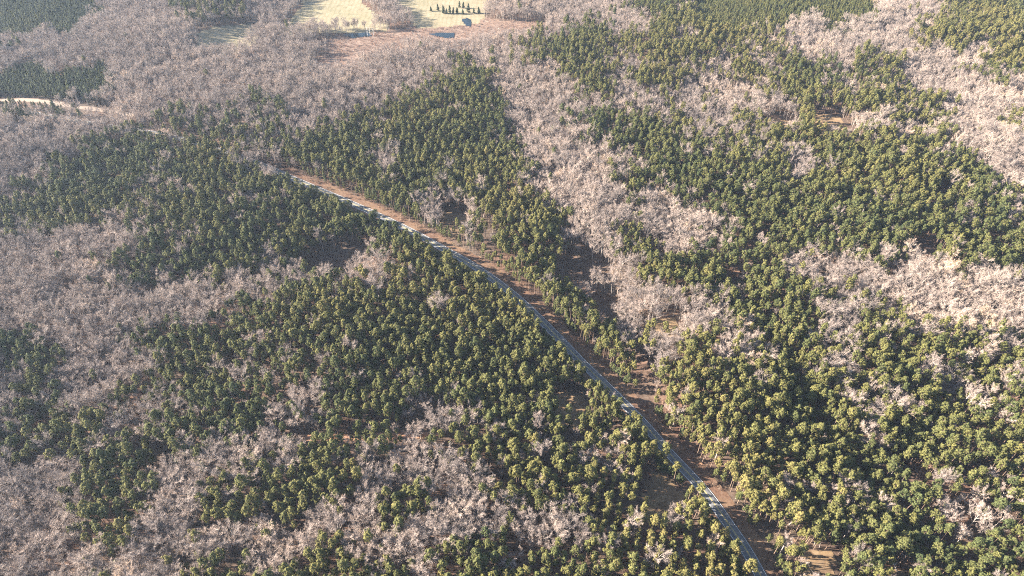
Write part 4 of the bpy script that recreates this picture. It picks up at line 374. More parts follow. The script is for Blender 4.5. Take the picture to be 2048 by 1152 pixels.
# ------------------------------------------------------------------ tree shapes
def prism(V, F, p0, p1, r0, r1, n=3):
    p0 = np.asarray(p0, float); p1 = np.asarray(p1, float)
    d = p1 - p0; d = d / (np.linalg.norm(d) + 1e-9)
    a = np.cross(d, (0, 0, 1.0) if abs(d[2]) < .9 else (1.0, 0, 0)); a /= np.linalg.norm(a); c = np.cross(d, a)
    i = len(V)
    for p, r in ((p0, r0), (p1, r1)):
        for k in range(n):
            t = 2 * math.pi * k / n
            V.append(p + r * (math.cos(t) * a + math.sin(t) * c))
    for k in range(n):
        k2 = (k + 1) % n
        F.append((i + k, i + k2, i + n + k2)); F.append((i + k, i + n + k2, i + n + k))
def shell(C, Nrm, L, W, rg):
    """one leaf triangle per row lying across its outward normal"""
    Nrm = Nrm / (np.linalg.norm(Nrm, axis=1, keepdims=True) + 1e-9)
    q = rg.normal(size=C.shape); D = np.cross(Nrm, q); D /= np.linalg.norm(D, axis=1, keepdims=True) + 1e-9
    S = np.cross(Nrm, D)
    a = C - D * L[:, None] * .5 - S * W[:, None] * .5; b = C - D * L[:, None] * .4 + S * W[:, None] * .5; c = C + D * L[:, None] * .6
    V = np.stack([a, b, c], 1).reshape(-1, 3)
    return V, np.arange(len(V)).reshape(-1, 3)
def blades(C, D, L, W, rg):
    """one tapering leaf triangle per row: root C, direction D, length L, width W"""
    D = D / (np.linalg.norm(D, axis=1, keepdims=True) + 1e-9)
    q = rg.normal(size=D.shape); s = np.cross(D, q); s /= np.linalg.norm(s, axis=1, keepdims=True) + 1e-9
    a = C - s * W[:, None] * .5; b = C + s * W[:, None] * .5; c = C + D * L[:, None]
    V = np.stack([a, b, c], 1).reshape(-1, 3)
    return V, np.arange(len(V)).reshape(-1, 3)
def pack(V, F):
    return np.array(V, float).reshape(-1, 3), np.array(F, int).reshape(-1, 3)
def join(*parts):
    Vs, Fs, Ms, off = [], [], [], 0
    for k, (V, F) in enumerate(parts):
        Vs.append(V); Fs.append(F + off); Ms.append(np.full(len(F), k)); off += len(V)
    return np.concatenate(Vs), np.concatenate(Fs), np.concatenate(Ms)

def pine_shape(seed, H=19., Rc=2.7, base=.52, nb=36, tuft=1.0, cone=.0):
    g = np.random.default_rng(seed)
    tv, tf, lv, lf = [], [], [], []
    lean = g.normal(0, .35, 2); zs = [0, .25, .5, .75, 1.0]
    P = [np.array([lean[0] * z * z + g.normal(0, .06) * (z > 0), lean[1] * z * z + g.normal(0, .06) * (z > 0), z * H]) for z in zs]
    for k in range(4):
        prism(tv, tf, P[k] - (np.array([0, 0, .6]) if k == 0 else 0), P[k + 1], .23 * (1 - zs[k] * .8), .23 * (1 - zs[k + 1] * .8), 6)
    C, D = [], []
    asym = g.uniform(.75, 1.25, 6)
    for k in range(nb):
        t = (k + g.uniform(0, 1)) / nb
        z = H * (base + (1 - base) * t)
        az = k * 2.39996 + g.normal(0, .5)
        prof = (math.sin(math.pi * min(1, .22 + .80 * t)) ** .7) * (1 - cone) + cone * (1.02 - t)
        r = Rc * prof * g.uniform(.62, 1.15) * asym[int((az % 6.283) / 6.284 * 6)]
        up = .12 + .65 * t + g.normal(0, .1)
        o = np.array([np.interp(z, [p[2] for p in P], [p[0] for p in P]), np.interp(z, [p[2] for p in P], [p[1] for p in P]), z])
        d = np.array([math.cos(az), math.sin(az), up]); e = o + d * r
        prism(lv, lf, o, e, .055, .018)
        nt_ = max(2, int(1.6 + r * 1.25))
        for j in range(nt_):
            f = 1 - .62 * j / nt_
            side = np.array([-math.sin(az), math.cos(az), 0]) * g.normal(0, .22) * r
            C.append(o + d * r * f + side + g.normal(0, .12, 3)); D.append(d)
    C.append(P[-1]); D.append(np.array([0, 0, 1.])); C.append(P[-1] + (0, 0, .4)); D.append(np.array([0, 0, 1.]))
    C = np.array(C); D = np.array(D); n = 10
    cc = np.repeat(C, n, 0)
    q = g.normal(size=cc.shape); q /= np.linalg.norm(q, axis=1, keepdims=True)
    q[:, 2] = np.where(q[:, 2] < -.35, -q[:, 2], q[:, 2])
    mid = np.array([0, 0, H * (base + (1 - base) * .35)]); out = cc - mid; out /= np.linalg.norm(out, axis=1, keepdims=True) + 1e-9
    nrm = q + out * .55 + g.normal(0, .2, cc.shape)
    m = len(cc)
    V1, F1 = shell(cc + q * .34 * tuft, nrm, g.uniform(.5, .85, m) * tuft, g.uniform(.32, .5, m) * tuft, g)
    n2 = 4; c2 = np.repeat(C, n2, 0); q2 = g.normal(size=c2.shape); q2 /= np.linalg.norm(q2, axis=1, keepdims=True)
    V2, F2 = blades(c2 + q2 * .2, q2 + np.repeat(D, n2, 0) * .4 + np.array([0, 0, .3]), g.uniform(.5, .8, len(c2)) * tuft, g.uniform(.1, .2, len(c2)) * tuft, g)
    return pack(tv, tf), pack(lv, lf), (np.concatenate([V1, V2]), np.concatenate([F1, F2 + len(V1)]))

def bare_shape(seed, H=18., Rc=4.8, fork=.34, upright=.5, nl=7, nbr=5, ntw=6):
    g = np.random.default_rng(seed)
    tv, tf, lv, lf = [], [], [], []
    zf = H * fork; lean = g.normal(0, .5, 2)
    a = np.array([0, 0, -.6]); b = np.array([lean[0] * .5, lean[1] * .5, zf]); c = np.array([lean[0], lean[1], H * .72])
    prism(tv, tf, a, b, .27, .19, 6); prism(tv, tf, b, c, .19, .08, 5)
    C, D, L = [], [], []
    for k in range(nl):
        t = k / max(1, nl - 1); az = k * 2.39996 + g.normal(0, .4)
        o = b + (c - b) * t * .92
        out = Rc * g.uniform(.62, 1.0) * (1 - .45 * t)
        rise = (H - o[2]) * g.uniform(.55, .95) * (.55 + .45 * t)
        e1 = o + np.array([math.cos(az) * out * .5, math.sin(az) * out * .5, rise * .55])
        e2 = o + np.array([math.cos(az) * out, math.sin(az) * out, rise])
        prism(lv, lf, o, e1, .10, .07, 4); prism(lv, lf, e1, e2, .07, .022, 3)
        for j in range(nbr):
            f = .3 + .7 * (j + g.uniform(0, .8)) / nbr
            p = o + (e1 - o) * (f / .5) if f < .5 else e1 + (e2 - e1) * ((f - .5) / .5)
            az2 = az + g.choice([-1, 1]) * g.uniform(.35, 1.2)
            bl = out * g.uniform(.35, .6) + .5
            bd = np.array([math.cos(az2), math.sin(az2), upright + g.uniform(.2, .9)]); q = p + bd * bl
            prism(lv, lf, p, q, .036, .014, 3)
            for i in range(ntw):
                f2 = .25 + .75 * (i + g.uniform(0, .9)) / ntw
                s = p + (q - p) * min(1, f2)
                td = bd + g.normal(0, .75, 3) + np.array([0, 0, .25]); td /= np.linalg.norm(td)
                tl = g.uniform(.8, 1.7)
                e = s + td * tl
                prism(lv, lf, s, e, .02, .008, 3)
                for w in range(13):
                    C.append(s + (e - s) * g.uniform(.15, 1)); D.append(td + g.normal(0, .6, 3) + np.array([0, 0, .2])); L.append(g.uniform(.5, 1.25))
    C = np.array(C); D = np.array(D); L = np.array(L); W = g.uniform(.035, .075, len(C))
    mid = np.array([0, 0, H * .55]); nrm = C - mid; nrm /= np.linalg.norm(nrm, axis=1, keepdims=True) + 1e-9
    nrm = nrm + np.array([0, 0, .35]) + g.normal(0, .45, C.shape)
    D = D / np.linalg.norm(D, axis=1, keepdims=True); s = np.cross(D, nrm); s /= np.linalg.norm(s, axis=1, keepdims=True) + 1e-9
    V = np.stack([C - s * W[:, None] * .5, C + s * W[:, None] * .5, C + D * L[:, None]], 1).reshape(-1, 3)
    return pack(tv, tf), pack(lv, lf), (V, np.arange(len(V)).reshape(-1, 3))

def bush_shape(seed, h=2.0, r=1.1, n=130, w=.16):
    g = np.random.default_rng(seed)
    lv, lf = [], []
    for k in range(5):
        az = k * 1.3 + g.normal(0, .3); prism(lv, lf, (0, 0, -.2), (math.cos(az) * r * .5, math.sin(az) * r * .5, h * .7), .03, .015)
    q = g.normal(size=(n, 3)); q /= np.linalg.norm(q, axis=1, keepdims=True)
    C = q * np.array([r, r, h * .42]) * g.uniform(.35, .95, (n, 1)) + np.array([0, 0, h * .55])
    return pack(lv, lf), blades(C, q + np.array([0, 0, .8]), g.uniform(.3, .8, n) * h * .4, g.uniform(.6, 1.3, n) * w, g)

PINES = [pine_shape(100 + k, H=[17, 18.5, 15.5, 19, 16.5, 18, 14.5, 20][k], Rc=[2.0, 2.2, 1.8, 2.4, 2.1, 1.75, 1.9, 2.5][k],
                    base=[.66, .68, .62, .68, .64, .7, .6, .66][k], nb=[26, 30, 24, 32, 28, 24, 24, 34][k]) for k in range(8)]
YOUNG = [pine_shape(200 + k, H=[9.5, 10.5, 8.5, 10][k], Rc=[1.75, 1.95, 1.6, 1.85][k], base=.3, nb=26, tuft=.85, cone=.5) for k in range(4)]
BARES = [bare_shape(300 + k, H=[18, 19.5, 16.5, 20, 17, 18.5, 15.5, 19][k], Rc=[4.6, 5.2, 4.2, 5.6, 5.0, 3.6, 4.0, 3.2][k],
                    fork=[.34, .38, .3, .36, .28, .42, .32, .45][k], upright=[.4, .5, .4, .3, .35, .8, .5, .9][k]) for k in range(8)]
POLES = [bare_shape(400 + k, H=[15, 17, 14][k], Rc=[1.9, 2.2, 1.8][k], fork=.5, upright=1.0, nl=5, nbr=4, ntw=4) for k in range(3)]
BUSH = [bush_shape(500 + k, h=[2.2, 1.6, 2.8][k], r=[1.2, 1.0, 1.3][k]) for k in range(3)]
CEDARS = [pine_shape(600 + k, H=[7., 5.5, 8.][k], Rc=[1.6, 1.4, 1.9][k], base=.08, nb=40, tuft=.9, cone=.75) for k in range(3)]

# ------------------------------------------------------------------ ground sheet
def axis(lo, hi, step, far):
    a = list(np.arange(lo, hi + .1, step)); s = step
    L, Rr = [], []
    x = lo
    while x > -far: s *= 1.5; x -= s; L.append(x)
    x = hi; s = step
    while x < far: s *= 1.5; x += s; Rr.append(x)
    return np.array(L[::-1] + a + Rr)
GX = axis(-960, 960, 6, 7000); GY = axis(60, 1320, 6, 7000)
gx, gy = np.meshgrid(GX, GY); gz = terrain(gx, gy)
nx, ny = len(GX), len(GY)
ii = (np.arange(ny - 1)[:, None] * nx + np.arange(nx - 1)[None, :]).ravel()
ground = link('ground', mesh_from('ground', np.stack([gx.ravel(), gy.ravel(), gz.ravel()], 1),
              np.stack([ii, ii + 1, ii + nx + 1, ii + nx], 1), [M_ground], smooth=True))
tag(ground, 'rolling forest floor of brown and orange leaf litter', 'ground', kind='structure')

def in_poly(x, y, poly):
    x = np.asarray(x, float); y = np.asarray(y, float); c = np.zeros(x.shape, bool); n = len(poly)
    for i in range(n):
        x0, y0 = poly[i]; x1, y1 = poly[i - 1]
        if y0 == y1: continue
        c ^= ((y0 > y) != (y1 > y)) & (x < (x1 - x0) * (y - y0) / (y1 - y0) + x0)
    return c
def sheet(name, poly, mat, lift, label, cat, step=6., level=None, wob=3.):
    """a ground sheet that follows the terrain inside an outline"""
    P = np.array(poly); x0, y0 = P.min(0) - step; x1, y1 = P.max(0) + step
    X, Y = np.meshgrid(np.arange(x0, x1 + step, step), np.arange(y0, y1 + step, step))
    Xw = X + (vnoise(X / 9, Y / 9, 31) - .5) * wob; Yw = Y + (vnoise(X / 9, Y / 9, 32) - .5) * wob
    keep = in_poly((Xw[:-1, :-1] + Xw[1:, 1:]) / 2, (Yw[:-1, :-1] + Yw[1:, 1:]) / 2, poly)
    n = X.shape[1]; jj, kk = np.nonzero(keep)
    q = jj * n + kk
    F = np.stack([q, q + 1, q + n + 1, q + n], 1)
    Z = terrain(Xw, Yw) + lift if level is None else np.full(X.shape, level)
    V = np.stack([Xw.ravel(), Yw.ravel(), Z.ravel()], 1)
    used, inv = np.unique(F, return_inverse=True)
    o = link(name, mesh_from(name, V[used], inv.reshape(F.shape), [mat], smooth=True))
    return tag(o, label, cat, kind='structure')
nt = M_field.node_tree; bs = nt.nodes['Principled BSDF']; src_ = bs.inputs['Base Color'].links[0].from_socket
wv = nt.nodes.new('ShaderNodeTexWave'); wv.inputs['Scale'].default_value = .05; wv.inputs['Distortion'].default_value = 4.0; wv.inputs['Detail'].default_value = 2.0
gp = nt.nodes.new('ShaderNodeNewGeometry'); nt.links.new(gp.outputs['Position'], wv.inputs['Vector'])
wr = ramp(nt, [(0, (.86, .88, .84)), (.6, (1, 1, 1))]); nt.links.new(wv.outputs['Fac'], wr.inputs[0])
nt.links.new(mixc(nt, 1.0, src_, wr.outputs[0], 'MULTIPLY'), bs.inputs['Base Color'])
FIELD_LABELS = ['small dry pasture half in shade behind the left treeline', 'tan hay field between two lines of bare trees', 'wide tan pasture around the row of small cedars']
for k, poly in enumerate(FIELDS):
    sheet('field', poly, M_field, .25, FIELD_LABELS[k], 'field', 5.)
marsh = sheet('marsh', MARSH, M_marsh, .2, 'reddish brown marsh below the far pastures', 'marsh', 6.)
PL = ['long narrow pond at the near side of the marsh', 'small blue-green pond under the cedar row', 'shallow pool beside the three bleached snags', 'little pool at the near right tip of the marsh']
for k, poly in enumerate(PONDS):
    z = float(terrain(np.array([np.mean([p[0] for p in poly])]), np.array([np.mean([p[1] for p in poly])]))[0])
    sheet('pond', poly, M_water, 0, PL[k], 'pond', 2.5, level=z + .7, wob=2.)
for k, (poly, lab) in enumerate(CLEARINGS):
    if lab: sheet('clearing', poly, M_clear, .15, lab, 'clearing', 4.)

def ribbon(name, pts, offs, mat, lift, label=None, cat=None, parent=None, zfun=None, step=5., jitter=0.):
    P = np.array(pts, float); s = np.concatenate([[0], np.cumsum(np.hypot(np.diff(P[:, 0]), np.diff(P[:, 1])))])
    t = np.arange(0, s[-1], step); x = np.interp(t, s, P[:, 0]); y = np.interp(t, s, P[:, 1])
    for _ in range(6):
        x[1:-1] = (x[:-2] + 2 * x[1:-1] + x[2:]) / 4; y[1:-1] = (y[:-2] + 2 * y[1:-1] + y[2:]) / 4
    dx = np.gradient(x); dy = np.gradient(y); L = np.hypot(dx, dy); nxn, nyn = dy / L, -dx / L
    V = []
    for k, o in enumerate(offs):
        oo = o + ((vnoise(t / 7, t * 0 + k * 3.3, 77 + k) - .5) * jitter if k in (0, len(offs) - 1) else 0)
        px, py = x + nxn * oo, y + nyn * oo
        drop = lift if not (zfun == 'skirt' and k in (0, len(offs) - 1)) else -.3
        V.append(np.stack([px, py, terrain(px, py) + drop], 1))
    m_ = len(offs); n_ = len(t); V = np.stack(V, 1).reshape(-1, 3)
    i = (np.arange(n_ - 1)[:, None] * m_ + np.arange(m_ - 1)[None, :]).ravel()
    o = link(name, mesh_from(name, V, np.stack([i, i + m_, i + m_ + 1, i + 1], 1), [mat], smooth=True), parent)
    if parent is None: tag(o, label, cat, kind='structure')
    return o
# the highway: right-hand side of its direction of travel is the north-east side
VERGE_OUT = 11.0
ribbon('verge', ROAD_OPEN, (-9.0, -3.4, 0, 3.4, 7.5, VERGE_OUT), M_verge, .12, 'red-brown leaf-strewn verge along the country road', 'verge', jitter=3.)
road = ribbon('road', ROAD, (-3.6, -3.3, -1.1, 1.1, 3.3, 3.6), M_asphalt, .32, 'two-lane asphalt road cutting through the pine forest', 'road', zfun='skirt')
for o_ in (-.16, .16): ribbon('centre_line', ROAD, (o_ - .06, o_ + .06), M_yellow, .33, parent=road)
for o_ in (-3.0, 3.0): ribbon('edge_line', ROAD, (o_ - .07, o_ + .07), M_white, .33, parent=road)
ribbon('dirt_track', TRACK, (-3.6, -1.2, 1.2, 3.6), M_track, .25, 'pale sandy track between two young pine plantations', 'track', jitter=2.)
ribbon('dirt_track', TRACK2, (-2.4, 0, 2.4), M_clay, .2, 'narrow orange clay track through the lower left woods', 'track', jitter=1.6)

# ------------------------------------------------------------------ where the trees stand
CW, CX0, CY0 = 8.0, -1000.0, 64.0
CODES = np.array([np.repeat(r[0::2], r[1::2]) for r in COVER_RUNS])
def cover(x, y, jit=5.):
    a = np.clip(((x + rng.uniform(-jit, jit, x.shape) - CX0) / CW).astype(int), 0, CODES.shape[1] - 1)
    b = np.clip(((y + rng.uniform(-jit, jit, x.shape) - CY0) / CW).astype(int), 0, CODES.shape[0] - 1)
    return CODES[b, a]
def jgrid(step, jit=.42):
    X, Y = np.meshgrid(np.arange(-1000, 1000, step), np.arange(95, 1290, step))
    X[1::2] += step * .5
    x = X.ravel() + rng.uniform(-jit, jit, X.size) * step; y = Y.ravel() + rng.uniform(-jit, jit, X.size) * step
    k = np.abs(x) < .75 * (y * math.cos(R(PITCH)) + CAM_H * math.sin(R(PITCH))) + 95
    return x[k], y[k]
def open_ground(x, y, pad_left=10.0, pad_right=10.8, small=False):
    bad = np.zeros(x.shape, bool)
    d, s = polydist(x, y, ROAD); P = np.array(ROAD)
    # which side of the road: sign of the cross product with the local direction
    sx = np.interp(s, _rs, P[:, 0]); sy = np.interp(s, _rs, P[:, 1])
    ex = np.interp(s + 2, _rs, P[:, 0]) - np.interp(s - 2, _rs, P[:, 0]); ey = np.interp(s + 2, _rs, P[:, 1]) - np.interp(s - 2, _rs, P[:, 1])
    right = (ex * (y - sy) - ey * (x - sx)) < 0
    deep = s > ROAD_HIDDEN; pad_left = pad_left + 8.0 * sstep(.25, .9, s / ROAD_HIDDEN)
    bad |= np.where(right, d < np.where(deep, 4.2, pad_right), d < np.where(deep, 4.2, pad_left))
    d, _ = polydist(x, y, TRACK); bad |= d < 5.0; bad |= in_poly(x, y, TRACK_FRONT)
    d, _ = polydist(x, y, TRACK2); bad |= d < (2.6 if not small else 2.2)
    for poly in FIELDS + PONDS: bad |= in_poly(x, y, poly)
    if not small: bad |= in_poly(x, y, MARSH)
    for poly, lab in CLEARINGS: bad |= in_poly(x, y, poly)
    for poly in GAPS: bad |= in_poly(x, y, poly)
    return bad
PINE_P = {0: .97, 1: .74, 2: .45, 3: .13, 4: .004, 5: .3, 6: 1.0}
def cls(codes, table, default=0.):
    out = np.full(codes.shape, default)
    for k, v in table.items(): out[codes == k] = v
    return out
# mature pines
x, y = jgrid(3.6); c = cover(x, y); n = fnoise(x / 34, y / 34, 41) - .5
p = cls(c, PINE_P); p = np.where(c == 6, 0, p)
dens = cls(c, {0: .93, 1: .9, 2: .9, 3: .8, 4: .7, 5: .45})
dens = dens * np.where(fnoise(x / 20, y / 20, 43) < .27, .25, 1)
pk = (rng.uniform(size=x.shape) + n * .5 * ((p > .05) & (p < .95)) < p) & (rng.uniform(size=x.shape) < dens) & ~open_ground(x, y)
# rows in the planted block beside the road at the bottom of the view
rows_zone = in_poly(x, y, ROWS)
pk &= ~rows_zone
px_, py_ = x[pk], y[pk]
ra = math.atan2(ROW_DIR[1], ROW_DIR[0]); rcx, rcy = np.mean(ROWS, axis=0)
U, W = np.meshgrid(np.arange(-160, 160, 2.9), np.arange(-160, 160, 6.2))
U = U + rng.uniform(-.9, .9, U.shape); W = W + rng.uniform(-.7, .7, U.shape)
rx = (rcx + U * math.cos(ra) - W * math.sin(ra)).ravel(); ry = (rcy + U * math.sin(ra) + W * math.cos(ra)).ravel()
ok = in_poly(rx, ry, ROWS) & (rng.uniform(size=rx.shape) < .9) & ~open_ground(rx, ry)
px_ = np.concatenate([px_, rx[ok]]); py_ = np.concatenate([py_, ry[ok]])
# young plantation pines, in rows
x, y = jgrid(3.5, .3); c = cover(x, y, 2.5)
yk = (c == 6) & (rng.uniform(size=x.shape) < .95) & ~open_ground(x, y, 10.0)
yx, yy = x[yk], y[yk]
# full-crowned young pines lining both edges of the open road
ex_, ey_ = [], []
tt = np.arange(0, ROAD_HIDDEN, 2.3); Pq = np.array(ROAD); qx = np.interp(tt, _rs, Pq[:, 0]); qy = np.interp(tt, _rs, Pq[:, 1])
gx_ = np.gradient(qx); gy_ = np.gradient(qy); gl = np.hypot(gx_, gy_)
for lo, hi, pr in ((-11.5, -8.2, .5), (-14.5, -11.0, .7), (10.5, 13.5, .45)):
    o_ = rng.uniform(lo, hi, len(tt)); m_ = rng.uniform(size=len(tt)) < pr
    o_ = o_ - (5.5 * sstep(.25, .9, tt / ROAD_HIDDEN) if lo < 0 else 0)
    ex_.append((qx + gy_ / gl * o_)[m_]); ey_.append((qy - gx_ / gl * o_)[m_])
ex_ = np.concatenate(ex_); ey_ = np.concatenate(ey_)
ok = ~np.any([in_poly(ex_, ey_, p_) for p_, _l in CLEARINGS] + [in_poly(ex_, ey_, p_) for p_ in GAPS], axis=0)
yx = np.concatenate([yx, ex_[ok]]); yy = np.concatenate([yy, ey_[ok]])
# bare hardwoods
x, y = jgrid(6.1); c = cover(x, y); n = fnoise(x / 34, y / 34, 41) - .5
p = 1 - cls(c, PINE_P); p = np.where(c == 6, 0, p)
mixed = (p > .05) & (p < .95)
bk = (rng.uniform(size=x.shape) - n * .5 * mixed < p) & (rng.uniform(size=x.shape) < np.where(c == 5, .4, .92)) & ~open_ground(x, y)
hx, hy = x[bk], y[bk]
TLn = np.array(TREELINE); tls = np.concatenate([[0], np.cumsum(np.hypot(np.diff(TLn[:, 0]), np.diff(TLn[:, 1])))])
tq = rng.uniform(0, tls[-1], 90)
hx = np.concatenate([hx, np.interp(tq, tls, TLn[:, 0]) + rng.normal(0, 2, 90)]); hy = np.concatenate([hy, np.interp(tq, tls, TLn[:, 1]) + rng.normal(0, 6, 90)])
# slim understorey poles among the hardwoods
x, y = jgrid(5.6); c = cover(x, y)
p = cls(c, {4: .5, 3: .5, 2: .35, 1: .22, 0: .06, 5: .3})
sk = (rng.uniform(size=x.shape) < p) & ~open_ground(x, y, 8.5, 12)
ux, uy = x[sk], y[sk]
# undergrowth
x, y = jgrid(4.4); c = cover(x, y)
p = cls(c, {4: .38, 3: .4, 2: .4, 1: .35, 0: .25, 5: .6, 6: .05})
rd_, rs_ = polydist(x, y, ROAD_OPEN); p = np.maximum(p, np.where((rd_ > 5) & (rd_ < 14), .55, 0))
gk = (rng.uniform(size=x.shape) < p) & ~open_ground(x, y, 4.8, 5.2, True) & ~in_poly(x, y, MARSH)
sx_, sy_ = x[gk], y[gk]
# marsh scrub
x, y = jgrid(3.1)
mk = in_poly(x, y, MARSH) & (rng.uniform(size=x.shape) < .35 + .6 * (fnoise(x / 22, y / 22, 61) > .45))
for poly in PONDS + FIELDS: mk &= ~in_poly(x, y, poly)
mx_, my_ = x[mk], y[mk]

def depth_of(x, y, z):
    return y * math.cos(R(PITCH)) + (CAM_H - z) * math.sin(R(PITCH))
def to_frame(x, y, z):
    d = depth_of(x, y, z); f = FOCAL / 36.0
    u = .5 + f * x / d
    v = .5 - f * (y * math.sin(R(PITCH)) - (CAM_H - z) * math.cos(R(PITCH))) / d * 16 / 9
    return u, v

# ------------------------------------------------------------------ prototypes for the forest masses
def proto_collection(name, shapes, mats):
    pc = bpy.data.collections.new(name)
    for k, parts in enumerate(shapes):
        V, F, Mi = join(*parts)
        o = bpy.data.objects.new('%s_%02d' % (name, k), mesh_from(name, V, F, mats, Mi)); pc.objects.link(o)
    return pc
def scatter(name, x, y, rot, scl, idx, tint, pc, label, cat):
    z = terrain(x, y)
    me = bpy.data.meshes.new(name); me.vertices.add(len(x)); me.vertices.foreach_set('co', np.stack([x, y, z], 1).astype(np.float32).ravel())
    def attr(nm, t, dat, key):
        a = me.attributes.new(nm, t, 'POINT'); a.data.foreach_set(key, np.ascontiguousarray(dat).ravel())
    attr('rot', 'FLOAT_VECTOR', rot.astype(np.float32), 'vector'); attr('scl', 'FLOAT_VECTOR', scl.astype(np.float32), 'vector')
    attr('idx', 'INT', idx.astype(np.int32), 'value'); attr('tint', 'FLOAT', tint.astype(np.float32), 'value')
    o = link(name, me)
    ng = bpy.data.node_groups.new(name, 'GeometryNodeTree')
    ng.interface.new_socket('Geometry', in_out='INPUT', socket_type='NodeSocketGeometry')
    ng.interface.new_socket('Geometry', in_out='OUTPUT', socket_type='NodeSocketGeometry')
    N = ng.nodes; gi = N.new('NodeGroupInput'); go = N.new('NodeGroupOutput')
    ci = N.new('GeometryNodeCollectionInfo'); ci.inputs['Collection'].default_value = pc
    ci.inputs['Separate Children'].default_value = True; ci.inputs['Reset Children'].default_value = True
    ip = N.new('GeometryNodeInstanceOnPoints'); ip.inputs['Pick Instance'].default_value = True
    def named(nm, t):
        a = N.new('GeometryNodeInputNamedAttribute'); a.data_type = t; a.inputs['Name'].default_value = nm; return a.outputs[0]
    Lk = ng.links.new
    Lk(gi.outputs[0], ip.inputs['Points']); Lk(ci.outputs[0], ip.inputs['Instance'])
    Lk(named('idx', 'INT'), ip.inputs['Instance Index'])
    e2r = N.new('FunctionNodeEulerToRotation'); Lk(named('rot', 'FLOAT_VECTOR'), e2r.inputs[0]); Lk(e2r.outputs[0], ip.inputs['Rotation'])
    Lk(named('scl', 'FLOAT_VECTOR'), ip.inputs['Scale']); Lk(ip.outputs[0], go.inputs[0])
    md = o.modifiers.new('forest', 'NODES'); md.node_group = ng
    return tag(o, label, cat, kind='stuff')
def pose(x, y, lean=.03, s0=.82, s1=1.18, hs=.12):
    n = len(x); s = rng.uniform(s0, s1, n) * (.9 + .25 * fnoise(x / 60, y / 60, 51))
    rot = np.stack([rng.normal(0, lean, n), rng.normal(0, lean, n), rng.uniform(0, 6.283, n)], 1)
    scl = np.stack([s, s, s * rng.uniform(1 - hs, 1 + hs, n)], 1)
    return rot, scl

# ------------------------------------------------------------------ single trees nearest the camera
ORD = ['first', 'second', 'third', 'fourth', 'fifth', 'sixth', 'seventh', 'eighth', 'ninth', 'tenth', 'eleventh', 'twelfth', 'thirteenth', 'fourteenth']
def where_phrase(x, y):
    d = np.hypot(PLACES_XY[:, 0] - x, PLACES_XY[:, 1] - y); return PLACES[int(d.argmin())][2]
def individuals(kind, shapes, mats, partnames, x, y, rot, scl, idx, tint, group, describe, cat, n=300):
    z = terrain(x, y); hts = np.array([s[0][0][:, 2].max() for s in shapes])
    u, v = to_frame(x, y, z + hts[idx] * scl[:, 2] * .75)
    inside = (u > .004) & (u < .996) & (v < .994) & (v > 0)
    order = np.argsort(np.where(inside, depth_of(x, y, z), 1e9))[:n]
    data = [[mesh_from(kind + '_' + pn, P[0], P[1], [mt]) for P, pn, mt in zip(sh, partnames, mats)] for sh in shapes]
    texts = {}
    for i in order: texts.setdefault(describe(i), []).append(i)
    label = {}
    for txt, ids in texts.items():
        ids = sorted(ids, key=lambda k: u[k])
        words = {1: [''], 2: [', leftmost', ', rightmost'], 3: [', leftmost', ', middle one', ', rightmost']}.get(len(ids))
        if words is None: words = [', leftmost'] + [', %s across' % q for q in ORD[1:len(ids) - 1]] + [', rightmost']
        for k_, i_ in enumerate(ids): label[i_] = txt + words[k_]
    for i in order:
        e = bpy.data.objects.new(kind, None); col.objects.link(e)
        e.location = (x[i], y[i], z[i]); e.rotation_euler = rot[i]; e.scale = scl[i]
        e.empty_display_size = .5
        tag(e, label[i], cat, group)
        for me, pn in zip(data[idx[i]], partnames):
            o = link(pn, me, e); o['tint'] = float(tint[i])
    keep = np.ones(len(x), bool); keep[order] = False
    return keep

rot, scl = pose(px_, py_, .03, .68, 1.26, .1); idx = rng.integers(0, len(PINES), len(px_))
scl[:, :2] *= .9
tint = np.clip(.52 + (fnoise(px_ / 90, py_ / 90, 71) - .5) * .7 + rng.normal(0, .10, len(px_)) + px_ * .00022, 0, 1)  # yellower towards the right: the front-lit side is painted into the tint
def d_pine(i):
    t = 'dark green' if tint[i] < .36 else 'olive green' if tint[i] < .58 else 'yellow-green'
    s = 'small' if scl[i, 2] < .86 else 'tall' if scl[i, 2] > 1.1 else ''
    w = ['full', 'broad', 'compact', 'wide', 'rounded', 'slim', 'low-branched', 'spreading'][idx[i]]
    return ' '.join(('%s %s %s pine %s' % (s, w, t, where_phrase(px_[i], py_[i]))).split())
keep = individuals('pine_tree', PINES, (M_pbark, M_pbark, M_needle), ('trunk', 'limbs', 'crown'), px_, py_, rot, scl, idx, tint,
                   'pine trees nearest the camera', d_pine, 'pine')
pc_pine = proto_collection('pine_form', PINES, [M_pbark, M_pbark, M_needle])
scatter('pine_forest', px_[keep], py_[keep], rot[keep], scl[keep], idx[keep], tint[keep], pc_pine, 'dense evergreen pine forest stretching away on both sides of the road', 'forest')

